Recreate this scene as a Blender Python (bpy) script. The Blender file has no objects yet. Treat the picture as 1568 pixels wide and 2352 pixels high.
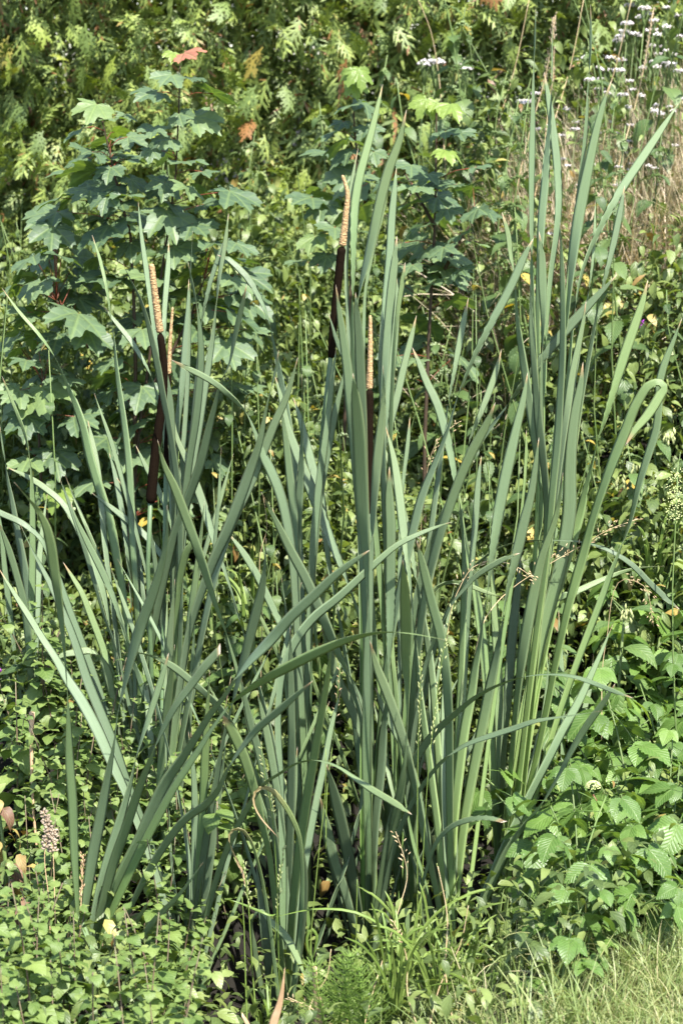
import bpy, math, random
import numpy as np
from mathutils import Vector, Matrix, Euler, noise as mnoise

random.seed(7)
rng = np.random.default_rng(11)
R = math.radians
scene = bpy.context.scene
C = scene.collection

# ------------------------------------------------------------ camera, sky, sun, exposure
CAM_Z, PITCH, HALF_V = 1.6, 11.0, 13.15
cam_data = bpy.data.cameras.new('camera')
cam = bpy.data.objects.new('camera', cam_data)
C.objects.link(cam)
cam.location = (0, 0, CAM_Z)
cam.rotation_euler = (R(90 - PITCH), 0, 0)
cam_data.sensor_fit = 'VERTICAL'
cam_data.sensor_height = 36
cam_data.lens = 18 / math.tan(R(HALF_V))
cam_data.clip_start = 0.05
cam_data.clip_end = 500
cam_data.dof.use_dof = True
cam_data.dof.focus_distance = 4.85
cam_data.dof.aperture_fstop = 6.3
scene.camera = cam

SUN_EL, SUN_AZ = 57.0, 152.0
world = bpy.data.worlds.new('World')
scene.world = world
world.use_nodes = True
wn = world.node_tree
wn.nodes.clear()
w_out = wn.nodes.new('ShaderNodeOutputWorld')
w_bg = wn.nodes.new('ShaderNodeBackground')
w_sky = wn.nodes.new('ShaderNodeTexSky')
w_sky.sky_type = 'NISHITA'
w_sky.sun_disc = False
w_sky.sun_elevation = R(SUN_EL)
w_sky.sun_rotation = R(SUN_AZ)
w_bg.inputs['Strength'].default_value = 0.125
wn.links.new(w_sky.outputs[0], w_bg.inputs[0])
wn.links.new(w_bg.outputs[0], w_out.inputs[0])
sun_data = bpy.data.lights.new('sun', 'SUN')
sun_data.energy = 4.95
sun_data.angle = R(0.53)
sun_data.color = (1.0, 0.955, 0.88)
sun = bpy.data.objects.new('sun', sun_data)
C.objects.link(sun)
sdir = Vector((math.sin(R(SUN_AZ)) * math.cos(R(SUN_EL)), math.cos(R(SUN_AZ)) * math.cos(R(SUN_EL)), math.sin(R(SUN_EL))))
sun.rotation_euler = sdir.to_track_quat('Z', 'Y').to_euler()
sun.location = sdir * 20
vs = scene.view_settings
vs.view_transform = 'Standard'
vs.look = 'None'
vs.exposure = 1.5
vs.gamma = 1
vs.use_curve_mapping = False
scene.cycles.max_bounces = 7
scene.cycles.diffuse_bounces = 4
scene.cycles.transmission_bounces = 5
scene.cycles.glossy_bounces = 2
scene.cycles.use_denoising = True

# ------------------------------------------------------------ pixel -> point in the place
FPX = 1176 / math.tan(R(HALF_V))
_f = Vector((0, math.cos(R(PITCH)), -math.sin(R(PITCH))))
_u = Vector((0, math.sin(R(PITCH)), math.cos(R(PITCH))))
_r = Vector((1, 0, 0))
CAM = Vector((0, 0, CAM_Z))
def P(x, y, Y):
    d = _f + _r * ((x - 784) / FPX) + _u * ((1176 - y) / FPX)
    return CAM + d * (Y / d.y)
def proj(p):
    v = Vector(p) - CAM
    k = v.dot(_f)
    return 784 + v.dot(_r) / k * FPX, 1176 - v.dot(_u) / k * FPX
def px(Y):
    return Y / FPX * 1.02

# ------------------------------------------------------------ mesh helpers
class MB:
    def __init__(s):
        s.v = []; s.f = []; s.uv = []; s.m = []
    def vert(s, p, uv=(0, 0)):
        s.v.append(tuple(p)); s.uv.append(uv); return len(s.v) - 1
    def face(s, idx, m=0):
        s.f.append(tuple(idx)); s.m.append(m)
    def mesh(s, name, mats, smooth=True):
        me = bpy.data.meshes.new(name)
        me.from_pydata(s.v, [], s.f)
        for m in mats: me.materials.append(m)
        if len(mats) > 1: me.polygons.foreach_set('material_index', s.m)
        if smooth: me.polygons.foreach_set('use_smooth', [True] * len(s.f))
        uvl = me.uv_layers.new(name='UVMap')
        li = np.zeros(len(me.loops), dtype=np.int32); me.loops.foreach_get('vertex_index', li)
        uvl.data.foreach_set('uv', np.array(s.uv, dtype=np.float32)[li].ravel())
        me.update()
        return me
    def obj(s, name, mats, parent=None, smooth=True):
        return link(name, s.mesh(name, mats, smooth), parent)
def link(name, me, parent=None, M=None):
    o = bpy.data.objects.new(name, me)
    C.objects.link(o)
    if parent is not None: o.parent = parent
    if M is not None: o.matrix_basis = M
    return o
def tag(o, label=None, cat=None, group=None, kind=None):
    if label: o['label'] = label
    if cat: o['category'] = cat
    if group: o['group'] = group
    if kind: o['kind'] = kind
    return o
def empty(name, loc, rz=0, s=1.0):
    o = bpy.data.objects.new(name, None)
    C.objects.link(o)
    o.empty_display_size = 0.05
    o.location = loc; o.rotation_euler = (0, 0, rz); o.scale = (s, s, s)
    return o
KIDS = {}
def kids_of(root):
    return [o for o in root.children]
def copy_tree(src, loc, rz=0, s=1.0, tilt=(0, 0)):
    """copy a thing, its parts and their sub-parts; meshes are shared"""
    if src.name not in KIDS:
        KIDS[src.name] = [(c, list(c.children)) for c in src.children]
    r = src.copy(); C.objects.link(r)
    r.location = loc; r.rotation_euler = (tilt[0], tilt[1], rz); r.scale = (s, s, s)
    for c, gs in KIDS[src.name]:
        cc = c.copy(); C.objects.link(cc); cc.parent = r
        for g in gs:
            gg = g.copy(); C.objects.link(gg); gg.parent = cc
    return r
def place(src, used, loc, rz, s, tilt=(0, 0)):
    """the first use moves the original, later ones copy it"""
    if src.name in used:
        return copy_tree(src, loc, rz, s, tilt)
    used.add(src.name)
    if src.name not in KIDS: KIDS[src.name] = [(c, list(c.children)) for c in src.children]
    src.location = loc; src.rotation_euler = (tilt[0], tilt[1], rz); src.scale = (s, s, s)
    return src
def catmull(pts, n):
    """pts: list of tuples of equal length, n samples, uniform in chord length"""
    A = np.array(pts, dtype=float)
    d = np.linalg.norm(np.diff(A[:, :2], axis=0), axis=1) + 1e-6
    t = np.concatenate([[0], np.cumsum(d)])
    T = np.linspace(0, t[-1], n)
    out = np.zeros((n, A.shape[1]))
    for k in range(A.shape[1]):
        y = A[:, k]
        m = np.zeros(len(y))
        s = np.diff(y) / d
        m[0], m[-1] = s[0], s[-1]
        for i in range(1, len(y) - 1):
            m[i] = (s[i - 1] * d[i] + s[i] * d[i - 1]) / (d[i] + d[i - 1])
            if k >= 2 and s[i - 1] * s[i] <= 0: m[i] = 0
        j = np.clip(np.searchsorted(t, T, side='right') - 1, 0, len(d) - 1)
        h = d[j]; u = (T - t[j]) / h
        out[:, k] = ((2*u**3 - 3*u**2 + 1) * y[j] + (u**3 - 2*u**2 + u) * h * m[j]
                     + (-2*u**3 + 3*u**2) * y[j+1] + (u**3 - u**2) * h * m[j+1])
    return out
def tube(mb, pts, rad, n=6, m=0, cap=True, v0=0.0, rough=0.0):
    prev = None; L = v0; ref = Vector((1, 0.13, 0.05)).normalized()
    for i, p in enumerate(pts):
        p = Vector(p)
        a = Vector(pts[max(i - 1, 0)]); b = Vector(pts[min(i + 1, len(pts) - 1)])
        t = (b - a).normalized()
        s = t.cross(ref)
        if s.length < 0.1: s = t.cross(Vector((0, 1, 0)))
        s.normalize(); q = t.cross(s)
        r = rad[i] if hasattr(rad, '__len__') else rad
        if i: L += (p - Vector(pts[i - 1])).length
        ring = []
        for k in range(n):
            an = 2 * math.pi * k / n
            rr = r * (1 + (random.uniform(-rough, rough) if rough else 0))
            ring.append(mb.vert(p + (s * math.cos(an) + q * math.sin(an)) * rr, (k / n, L)))
        if prev:
            for k in range(n):
                mb.face((prev[k], prev[(k + 1) % n], ring[(k + 1) % n], ring[k]), m)
        elif cap:
            mb.face(tuple(reversed(ring)), m)
        prev = ring
    if cap: mb.face(tuple(prev), m)

# ------------------------------------------------------------ materials
def nodes_of(name):
    m = bpy.data.materials.new(name); m.use_nodes = True
    nt = m.node_tree; nt.nodes.clear()
    return m, nt, nt.nodes, nt.links
def math_node(nt, op, a, b=None, c=None):
    n = nt.nodes.new('ShaderNodeMath'); n.operation = op
    for i, v in enumerate((a, b, c)):
        if v is None: continue
        if isinstance(v, (int, float)): n.inputs[i].default_value = v
        else: nt.links.new(v, n.inputs[i])
    return n.outputs[0]
def mixc(nt, fac, a, b, mode='MIX'):
    n = nt.nodes.new('ShaderNodeMix'); n.data_type = 'RGBA'; n.blend_type = mode
    for i, v in ((0, fac), (6, a), (7, b)):
        if isinstance(v, (int, float)): n.inputs[i].default_value = v
        elif isinstance(v, tuple): n.inputs[i].default_value = (*v, 1) if len(v) == 3 else v
        else: nt.links.new(v, n.inputs[i])
    return n.outputs[2]
def ramp(nt, fac, stops, interp='LINEAR'):
    n = nt.nodes.new('ShaderNodeValToRGB'); cr = n.color_ramp; cr.interpolation = interp
    while len(cr.elements) < len(stops): cr.elements.new(0.5)
    for e, (p, c) in zip(cr.elements, stops):
        e.position = p; e.color = (*c, 1)
    nt.links.new(fac, n.inputs[0])
    return n.outputs[0]
def leaf_material(name, stops, rnd='object', trans=0.3, rough=0.45, spec=0.5, back=None, veins=None, bump=0.3, tcol=(1.25, 1.3, 0.45), nscale=60):
    """stops: colour ramp over the per-leaf random value; veins: (count, slant, strength, kind)"""
    m, nt, N, L = nodes_of(name)
    out = N.new('ShaderNodeOutputMaterial'); pr = N.new('ShaderNodeBsdfPrincipled')
    tr = N.new('ShaderNodeBsdfTranslucent'); mx = N.new('ShaderNodeMixShader')
    if rnd == 'object': r = N.new('ShaderNodeObjectInfo').outputs['Random']
    else: r = N.new('ShaderNodeNewGeometry').outputs['Random Per Island']
    col = ramp(nt, r, stops)
    tc = N.new('ShaderNodeTexCoord')
    nz = N.new('ShaderNodeTexNoise'); nz.inputs['Scale'].default_value = nscale; nz.inputs['Detail'].default_value = 3
    L.new(tc.outputs['Object'], nz.inputs['Vector'])
    v = math_node(nt, 'MULTIPLY_ADD', nz.outputs[0], 0.6, 0.7)
    col = mixc(nt, 1.0, col, v, 'MULTIPLY')
    h = nz.outputs[0]
    if veins:
        cnt, slant, stg, kind = veins
        sx = N.new('ShaderNodeSeparateXYZ'); L.new(tc.outputs['UV'], sx.inputs[0])
        if kind == 'pinnate':
            au = math_node(nt, 'ABSOLUTE', sx.outputs[0])
            q = math_node(nt, 'MULTIPLY', math_node(nt, 'SUBTRACT', sx.outputs[1], math_node(nt, 'MULTIPLY', au, slant)), cnt)
            fr = math_node(nt, 'FRACT', math_node(nt, 'ADD', q, 10.0))
            tri = math_node(nt, 'ABSOLUTE', math_node(nt, 'SUBTRACT', fr, 0.5))        # 0.5 at the vein
            side = math_node(nt, 'SMOOTH_MIN', math_node(nt, 'MULTIPLY', math_node(nt, 'SUBTRACT', 0.5, tri), 4.0), 1.0, 0.3)
            mid = math_node(nt, 'MINIMUM', math_node(nt, 'MULTIPLY', au, 12.0), 1.0)
            hv = math_node(nt, 'MULTIPLY', side, mid)
        else:
            ang = math_node(nt, 'ARCTAN2', sx.outputs[0], sx.outputs[1])
            rad = math_node(nt, 'SQRT', math_node(nt, 'ADD', math_node(nt, 'POWER', sx.outputs[0], 2.0), math_node(nt, 'POWER', sx.outputs[1], 2.0)))
            hv = None
            for a0 in (0, 0.72, -0.72, 1.55, -1.55):
                d = math_node(nt, 'MULTIPLY', math_node(nt, 'ABSOLUTE', math_node(nt, 'SUBTRACT', ang, a0)), rad)
                if a0 == 0: d0 = d
                hv = d if hv is None else math_node(nt, 'MINIMUM', hv, d)
            q = math_node(nt, 'MULTIPLY', math_node(nt, 'SUBTRACT', rad, math_node(nt, 'MULTIPLY', hv, 0.9)), 7.0)
            tri = math_node(nt, 'ABSOLUTE', math_node(nt, 'SUBTRACT', math_node(nt, 'FRACT', q), 0.5))
            side = math_node(nt, 'MINIMUM', math_node(nt, 'MULTIPLY', math_node(nt, 'SUBTRACT', 0.5, tri), 6.0), 1.0)
            hv = math_node(nt, 'MULTIPLY', math_node(nt, 'MINIMUM', math_node(nt, 'MULTIPLY', hv, 28.0), 1.0), math_node(nt, 'MULTIPLY_ADD', side, 0.5, 0.5))
        col = mixc(nt, math_node(nt, 'MULTIPLY', math_node(nt, 'SUBTRACT', 1.0, hv), stg), col, (0.22, 0.30, 0.09))
        h = math_node(nt, 'ADD', hv, math_node(nt, 'MULTIPLY', nz.outputs[0], 0.5))
    if back:
        g = N.new('ShaderNodeNewGeometry')
        col = mixc(nt, g.outputs['Backfacing'], col, mixc(nt, 1.0, col, back, 'MULTIPLY'))
    bp = N.new('ShaderNodeBump'); bp.inputs['Strength'].default_value = bump; bp.inputs['Distance'].default_value = 0.0012
    L.new(h, bp.inputs['Height'])
    L.new(bp.outputs[0], pr.inputs['Normal']); L.new(col, pr.inputs['Base Color'])
    pr.inputs['Roughness'].default_value = rough
    pr.inputs['Specular IOR Level'].default_value = spec
    L.new(mixc(nt, 1.0, col, tcol, 'MULTIPLY'), tr.inputs['Color'])
    mx.inputs[0].default_value = trans
    L.new(pr.outputs[0], mx.inputs[1]); L.new(tr.outputs[0], mx.inputs[2]); L.new(mx.outputs[0], out.inputs[0])
    return m
def plain_material(name, col, col2=None, rough=0.7, scale=120, bump=0.4, dist=0.001, spec=0.3):
    m, nt, N, L = nodes_of(name)
    out = N.new('ShaderNodeOutputMaterial'); pr = N.new('ShaderNodeBsdfPrincipled')
    tc = N.new('ShaderNodeTexCoord'); nz = N.new('ShaderNodeTexNoise')
    nz.inputs['Scale'].default_value = scale; nz.inputs['Detail'].default_value = 4
    L.new(tc.outputs['Object'], nz.inputs['Vector'])
    c = ramp(nt, nz.outputs[0], [(0.3, col), (0.7, col2 or tuple(k * 0.6 for k in col))])
    ri = N.new('ShaderNodeObjectInfo').outputs['Random']
    c = mixc(nt, 1.0, c, math_node(nt, 'MULTIPLY_ADD', ri, 0.4, 0.8), 'MULTIPLY')
    L.new(c, pr.inputs['Base Color'])
    bp = N.new('ShaderNodeBump'); bp.inputs['Strength'].default_value = bump; bp.inputs['Distance'].default_value = dist
    L.new(nz.outputs[0], bp.inputs['Height']); L.new(bp.outputs[0], pr.inputs['Normal'])
    pr.inputs['Roughness'].default_value = rough; pr.inputs['Specular IOR Level'].default_value = spec
    L.new(pr.outputs[0], out.inputs[0])
    return m

def bulrush_material(name, base, dead=False, v0=0.7, v1=1.5, fresh=(0.185, 0.31, 0.075)):
    m, nt, N, L = nodes_of(name)
    out = N.new('ShaderNodeOutputMaterial'); pr = N.new('ShaderNodeBsdfPrincipled')
    tr = N.new('ShaderNodeBsdfTranslucent'); mx = N.new('ShaderNodeMixShader')
    tc = N.new('ShaderNodeTexCoord'); sx = N.new('ShaderNodeSeparateXYZ'); L.new(tc.outputs['UV'], sx.inputs[0])
    oi = N.new('ShaderNodeObjectInfo').outputs['Random']
    u, v = sx.outputs[0], sx.outputs[1]        # u across -1..1, v metres from the tip
    if dead:
        col = ramp(nt, v, [(0.0, (0.40, 0.27, 0.17)), (0.10, (0.42, 0.32, 0.16)), (0.2, (0.19, 0.25, 0.09)), (0.35, (0.125, 0.19, 0.085))])
    else:
        col = ramp(nt, oi, [(0, tuple(c * 0.66 for c in base)), (0.35, base), (0.7, (base[0] * 1.15, base[1] * 1.08, base[2] * 1.15)), (1, (base[0] * 1.0, base[1] * 1.05, base[2] * 0.72))])
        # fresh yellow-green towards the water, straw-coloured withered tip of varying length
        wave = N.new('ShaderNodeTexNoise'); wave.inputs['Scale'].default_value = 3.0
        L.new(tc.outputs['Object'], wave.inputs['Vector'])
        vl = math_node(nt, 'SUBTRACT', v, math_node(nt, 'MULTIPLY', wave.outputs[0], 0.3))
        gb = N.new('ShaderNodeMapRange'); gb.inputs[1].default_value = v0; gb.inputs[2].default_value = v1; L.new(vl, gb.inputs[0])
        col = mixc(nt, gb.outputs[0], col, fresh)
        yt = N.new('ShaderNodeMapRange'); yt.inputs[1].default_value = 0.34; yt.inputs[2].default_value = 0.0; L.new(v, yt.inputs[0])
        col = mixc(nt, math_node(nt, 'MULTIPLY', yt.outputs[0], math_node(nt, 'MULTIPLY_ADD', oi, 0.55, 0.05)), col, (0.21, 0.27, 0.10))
        ti = N.new('ShaderNodeMapRange'); ti.inputs[1].default_value = 0.024; ti.inputs[2].default_value = 0.010; vt = math_node(nt, 'DIVIDE', v, math_node(nt, 'MULTIPLY_ADD', math_node(nt, 'FRACT', math_node(nt, 'MULTIPLY', oi, 7.3)), 1.1, 0.6)); L.new(vt, ti.inputs[0])
        col = mixc(nt, ti.outputs[0], col, (0.33, 0.23, 0.12))
        t2 = N.new('ShaderNodeMapRange'); t2.inputs[1].default_value = 0.010; t2.inputs[2].default_value = 0.004; L.new(v, t2.inputs[0])
        col = mixc(nt, t2.outputs[0], col, (0.5, 0.42, 0.32))
        # thin paler margin
        ed = math_node(nt, 'GREATER_THAN', math_node(nt, 'ABSOLUTE', u), 0.93)
        col = mixc(nt, math_node(nt, 'MULTIPLY', ed, 0.5), col, (0.26, 0.27, 0.12))
    st = N.new('ShaderNodeTexNoise'); st.inputs['Scale'].default_value = 1.0; st.inputs['Detail'].default_value = 2
    mp = N.new('ShaderNodeMapping'); mp.inputs['Scale'].default_value = (9, 5, 1); L.new(tc.outputs['UV'], mp.inputs[0]); L.new(mp.outputs[0], st.inputs['Vector'])
    col = mixc(nt, 1.0, col, math_node(nt, 'MULTIPLY_ADD', st.outputs[0], 0.5, 0.75), 'MULTIPLY')
    sp = N.new('ShaderNodeTexNoise'); sp.inputs['Scale'].default_value = 260; L.new(tc.outputs['Object'], sp.inputs['Vector'])
    spk = math_node(nt, 'GREATER_THAN', sp.outputs[0], 0.74)
    col = mixc(nt, math_node(nt, 'MULTIPLY', spk, 0.4), col, (0.25, 0.22, 0.13))
    hh = math_node(nt, 'SINE', math_node(nt, 'MULTIPLY', u, 34.0))
    bp = N.new('ShaderNodeBump'); bp.inputs['Strength'].default_value = 0.35; bp.inputs['Distance'].default_value = 0.0005
    L.new(math_node(nt, 'ADD', hh, st.outputs[0]), bp.inputs['Height'])
    L.new(bp.outputs[0], pr.inputs['Normal']); L.new(col, pr.inputs['Base Color'])
    pr.inputs['Roughness'].default_value = 0.42; pr.inputs['Specular IOR Level'].default_value = 0.45
    L.new(mixc(nt, 1.0, col, (1.2, 1.4, 0.5), 'MULTIPLY'), tr.inputs['Color'])
    mx.inputs[0].default_value = 0.2
    L.new(pr.outputs[0], mx.inputs[1]); L.new(tr.outputs[0], mx.inputs[2]); L.new(mx.outputs[0], out.inputs[0])
    return m

M = {}
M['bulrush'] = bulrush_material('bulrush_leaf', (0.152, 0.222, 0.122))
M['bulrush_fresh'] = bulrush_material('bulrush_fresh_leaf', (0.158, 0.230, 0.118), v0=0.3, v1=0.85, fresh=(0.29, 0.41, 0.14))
M['bulrush_dead'] = bulrush_material('bulrush_withered', (0.1, 0.1, 0.1), dead=True)
M['stalk'] = plain_material('bulrush_stalk', (0.085, 0.14, 0.062), (0.10, 0.155, 0.075), 0.45, 30, 0.1)
M['brown'] = plain_material('bulrush_velvet', (0.013, 0.0085, 0.0055), (0.007, 0.0048, 0.0032), 1.0, 500, 1.0, 0.0012, 0.0)
M['pollen'] = plain_material('bulrush_pollen', (0.46, 0.32, 0.17), (0.30, 0.185, 0.09), 0.95, 200, 1.0, 0.003, 0.1)
g1, g2, g3 = (0.030, 0.070, 0.020), (0.055, 0.115, 0.028), (0.085, 0.15, 0.035)
yel, brn = (0.42, 0.30, 0.05), (0.16, 0.07, 0.03)
M['nettle'] = leaf_material('nettle_leaf', [(0, (0.042, 0.080, 0.026)), (0.5, (0.070, 0.122, 0.038)), (0.96, (0.115, 0.17, 0.055)), (0.985, yel), (1, yel)], veins=(9, 0.5, 0.25, 'pinnate'), back=(1.2, 1.15, 1.2), trans=0.28, bump=0.6)
M['mint'] = leaf_material('marjoram_leaf', [(0, (0.085, 0.145, 0.032)), (0.5, (0.125, 0.19, 0.045)), (1, (0.185, 0.25, 0.065))], veins=(5, 0.5, 0.3, 'pinnate'), back=(1.15, 1.1, 1.2), trans=0.32, rough=0.55)
M['berry'] = leaf_material('bramble_leaf', [(0, (0.062, 0.125, 0.022)), (0.5, (0.085, 0.165, 0.030)), (0.85, (0.115, 0.205, 0.038)), (1, (0.16, 0.26, 0.05))], veins=(8, 0.42, 0.3, 'pinnate'), back=(1.5, 1.3, 1.8), trans=0.3, rough=0.45, bump=0.6)
M['comfrey'] = leaf_material('comfrey_leaf', [(0, (0.06, 0.115, 0.03)), (1, (0.10, 0.17, 0.045))], veins=(7, 0.4, 0.35, 'pinnate'), back=(1.2, 1.15, 1.2), rough=0.55, bump=0.9)
M['sycamore'] = leaf_material('sycamore_leaf', [(0, (0.058, 0.098, 0.050)), (0.5, (0.083, 0.130, 0.068)), (0.86, (0.112, 0.165, 0.082)), (1, (0.14, 0.20, 0.062))], veins=(7, 0.5, 0.35, 'palmate'), back=(1.4, 1.4, 0.9), rough=0.47, spec=0.35, bump=0.8, trans=0.25)
M['sycamore_young'] = leaf_material('sycamore_young_leaf', [(0, (0.17, 0.25, 0.05)), (1, (0.22, 0.30, 0.06))], veins=(7, 0.5, 0.25, 'palmate'), rough=0.4, bump=0.8, trans=0.4)
M['sycamore_pink'] = leaf_material('sycamore_pink_leaf', [(0, (0.34, 0.13, 0.08)), (1, (0.36, 0.17, 0.10))], veins=(7, 0.5, 0.25, 'palmate'), rough=0.4, bump=0.8, trans=0.3, tcol=(1.2, 0.8, 0.6))
M['conifer'] = leaf_material('conifer_spray', [(0, (0.095, 0.145, 0.036)), (0.5, (0.178, 0.245, 0.058)), (0.90, (0.25, 0.31, 0.05)), (0.95, (0.22, 0.11, 0.035)), (1, (0.25, 0.12, 0.04))], trans=0.22, rough=0.55, bump=0.2)
M['conifer_mass'] = leaf_material('conifer_foliage', [(0, (0.10, 0.145, 0.038)), (0.5, (0.185, 0.248, 0.060)), (0.92, (0.27, 0.33, 0.08)), (0.96, (0.20, 0.10, 0.035)), (1, (0.22, 0.11, 0.04))], rnd='island', trans=0.22, rough=0.55, bump=0.2)
M['under'] = leaf_material('undergrowth_leaf', [(0, (0.052, 0.084, 0.024)), (0.45, (0.108, 0.152, 0.040)), (0.80, (0.178, 0.225, 0.062)), (0.975, (0.22, 0.28, 0.09)), (0.99, (0.40, 0.30, 0.08)), (1, brn)], rnd='island', trans=0.3, veins=(4, 0.5, 0.2, 'pinnate'))
M['lawn'] = leaf_material('lawn_grass', [(0, (0.12, 0.185, 0.045)), (0.45, (0.20, 0.255, 0.085)), (0.8, (0.28, 0.31, 0.12)), (1, (0.44, 0.39, 0.22))], rnd='island', trans=0.3, rough=0.5)
M['grass'] = leaf_material('tall_grass', [(0, (0.15, 0.24, 0.045)), (1, (0.24, 0.33, 0.08))], trans=0.35, rough=0.45)
M['horsetail'] = leaf_material('horsetail_green', [(0, (0.20, 0.32, 0.06)), (1, (0.28, 0.40, 0.09))], trans=0.4, rough=0.5)
M['straw'] = leaf_material('dry_grass', [(0, (0.17, 0.20, 0.08)), (0.25, (0.46, 0.39, 0.24)), (1, (0.64, 0.53, 0.40))], rnd='island', trans=0.25, rough=0.6, tcol=(1.1, 0.95, 0.6))
M['straw_one'] = plain_material('dry_straw', (0.50, 0.40, 0.24), (0.38, 0.27, 0.14), 0.6, 60, 0.3)
M['cane'] = plain_material('dead_cane', (0.60, 0.42, 0.26), (0.46, 0.29, 0.16), 0.6, 40, 0.4)
M['fluff'] = plain_material('seed_fluff', (0.42, 0.34, 0.26), (0.26, 0.19, 0.13), 0.9, 300, 1.0, 0.002)
M['red_stem'] = plain_material('red_leaf_stalk', (0.20, 0.04, 0.025), (0.14, 0.06, 0.03), 0.4, 30, 0.1)
M['wood'] = plain_material('brown_stem', (0.060, 0.038, 0.022), (0.040, 0.028, 0.017), 0.7, 60, 0.5)
M['green_stem'] = plain_material('green_stem', (0.09, 0.15, 0.04), (0.13, 0.17, 0.06), 0.5, 60, 0.2)
M['purple_stem'] = plain_material('purple_stem', (0.13, 0.075, 0.06), (0.14, 0.13, 0.07), 0.6, 60, 0.2)
M['white_flower'] = plain_material('white_flower', (0.72, 0.67, 0.67), (0.55, 0.49, 0.49), 0.8, 300, 0.5)
M['cream_flower'] = plain_material('cream_flower', (0.38, 0.40, 0.19), (0.27, 0.31, 0.12), 0.8, 300, 0.5)
M['purple_flower'] = plain_material('purple_flower', (0.36, 0.06, 0.42), (0.22, 0.03, 0.30), 0.7, 300, 0.5)
M['withered'] = leaf_material('withered_leaf', [(0, (0.11, 0.05, 0.03)), (0.5, (0.16, 0.085, 0.05)), (1, (0.32, 0.24, 0.07))], veins=(6, 0.5, 0.2, 'pinnate'), trans=0.15, rough=0.6, tcol=(1.1, 0.7, 0.4))
M['soil'] = plain_material('soil', (0.012, 0.010, 0.007), (0.007, 0.006, 0.004), 0.95, 25, 1.0, 0.02)
M['turf'] = plain_material('turf_soil', (0.16, 0.16, 0.06), (0.09, 0.10, 0.035), 0.95, 40, 1.0, 0.01)

# ------------------------------------------------------------ the ground: lawn edge, wet hollow, rising bank
SHOOTS = {  # name: base pixel and distance of every bulrush plant
 'A': (190, 2262, 4.30), 'B': (78, 1690, 5.20), 'Cc': (312, 1890, 5.02), 'D': (405, 1960, 4.95), 'E': (442, 2345, 4.50),
 'F': (655, 2395, 4.48), 'G': (702, 2290, 4.85), 'H': (848, 2330, 4.70), 'I': (935, 2290, 4.85), 'J': (1034, 2262, 4.52),
 'K': (1148, 2160, 4.78), 'Lr': (1070, 2210, 4.40), 'N': (1292, 1890, 5.20), 'O': (366, 1935, 4.80), 'Q': (1180, 2090, 5.0)}
CP = [(0.0, 3.5, -0.22), (0.14, 3.7, -0.2), (0.35, 3.6, -0.04), (0.72, 4.5, -0.02), (0.5, 3.95, -0.02), (0.9, 3.4, 0.04), (0, 2, 0.0), (1.6, 4.4, 0.04), (-1.5, 3.3, -0.10), (-0.55, 3.75, -0.22),
      (-0.25, 3.6, -0.30), (-0.1, 3.9, -0.38), (0.62, 5.0, -0.20), (1.3, 5.4, 0.05), (-1.6, 5.4, 0.10), (-0.8, 5.6, 0.08), (0, 5.6, -0.02), (0.8, 5.7, 0.10), (-1.2, 6.4, 0.18), (0, 6.4, 0.15), (1.0, 6.3, 0.5), (1.3, 6.8, 0.88), (0.75, 7.1, 0.88),
      (-1.6, 7.6, 0.3), (0, 7.6, 0.35), (1.3, 7.4, 1.12), (2.6, 7.4, 0.95), (-4, 9, 0.4), (4, 9, 0.9), (-4, 4, 0.1), (4, 4, 0.1), (-4, 0, 0), (4, 0, 0), (0, -5, 0), (0, 14, 0.7), (-20, 20, 0.6), (20, 20, 0.8), (0, 60, 1.0)]
for k, (a, b, Y) in SHOOTS.items():
    q = P(a, b, Y); CP.append((q.x, q.y, q.z))
_cp = np.array(CP)
def ground(x, y):
    w = 1.0 / (((_cp[:, 0] - x) ** 2 + (_cp[:, 1] - y) ** 2) + 0.02) ** 2
    return float((w * _cp[:, 2]).sum() / w.sum())
def grounds(x, y):
    out = np.zeros(len(x))
    for i in range(0, len(x), 4000):
        X = x[i:i+4000, None]; Y = y[i:i+4000, None]
        w = 1.0 / (((_cp[None, :, 0] - X) ** 2 + (_cp[None, :, 1] - Y) ** 2) + 0.02) ** 2
        out[i:i+4000] = (w * _cp[None, :, 2]).sum(1) / w.sum(1)
    return out
def lawn_edge(x):       # distance at which the mown grass ends
    return 3.54 + (x - 0.284) * 1.28
def build_ground():
    xs = np.unique(np.concatenate([np.linspace(-2.6, 2.6, 79), [-200, -80, -30, -12, -6, -4, 4, 6, 12, 30, 80, 200]]))
    ys = np.unique(np.concatenate([np.linspace(2.4, 8.6, 94), [-60, -20, -5, 0, 1.5, 9.5, 11, 14, 20, 35, 60, 120, 300]]))
    mb = MB(); idx = {}
    for j, y in enumerate(ys):
        for i, x in enumerate(xs):
            z = ground(x, y) + 0.012 * mnoise.noise(Vector((x * 5, y * 5, 0)))
            idx[i, j] = mb.vert((x, y, z - 0.01), (x, y))
    for j in range(len(ys) - 1):
        for i in range(len(xs) - 1):
            cx, cy = (xs[i] + xs[i+1]) / 2, (ys[j] + ys[j+1]) / 2
            mb.face((idx[i, j], idx[i+1, j], idx[i+1, j+1], idx[i, j+1]), 1 if cy < lawn_edge(cx) else 0)
    tag(mb.obj('ground', [M['soil'], M['turf']]), kind='structure')
build_ground()
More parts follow.
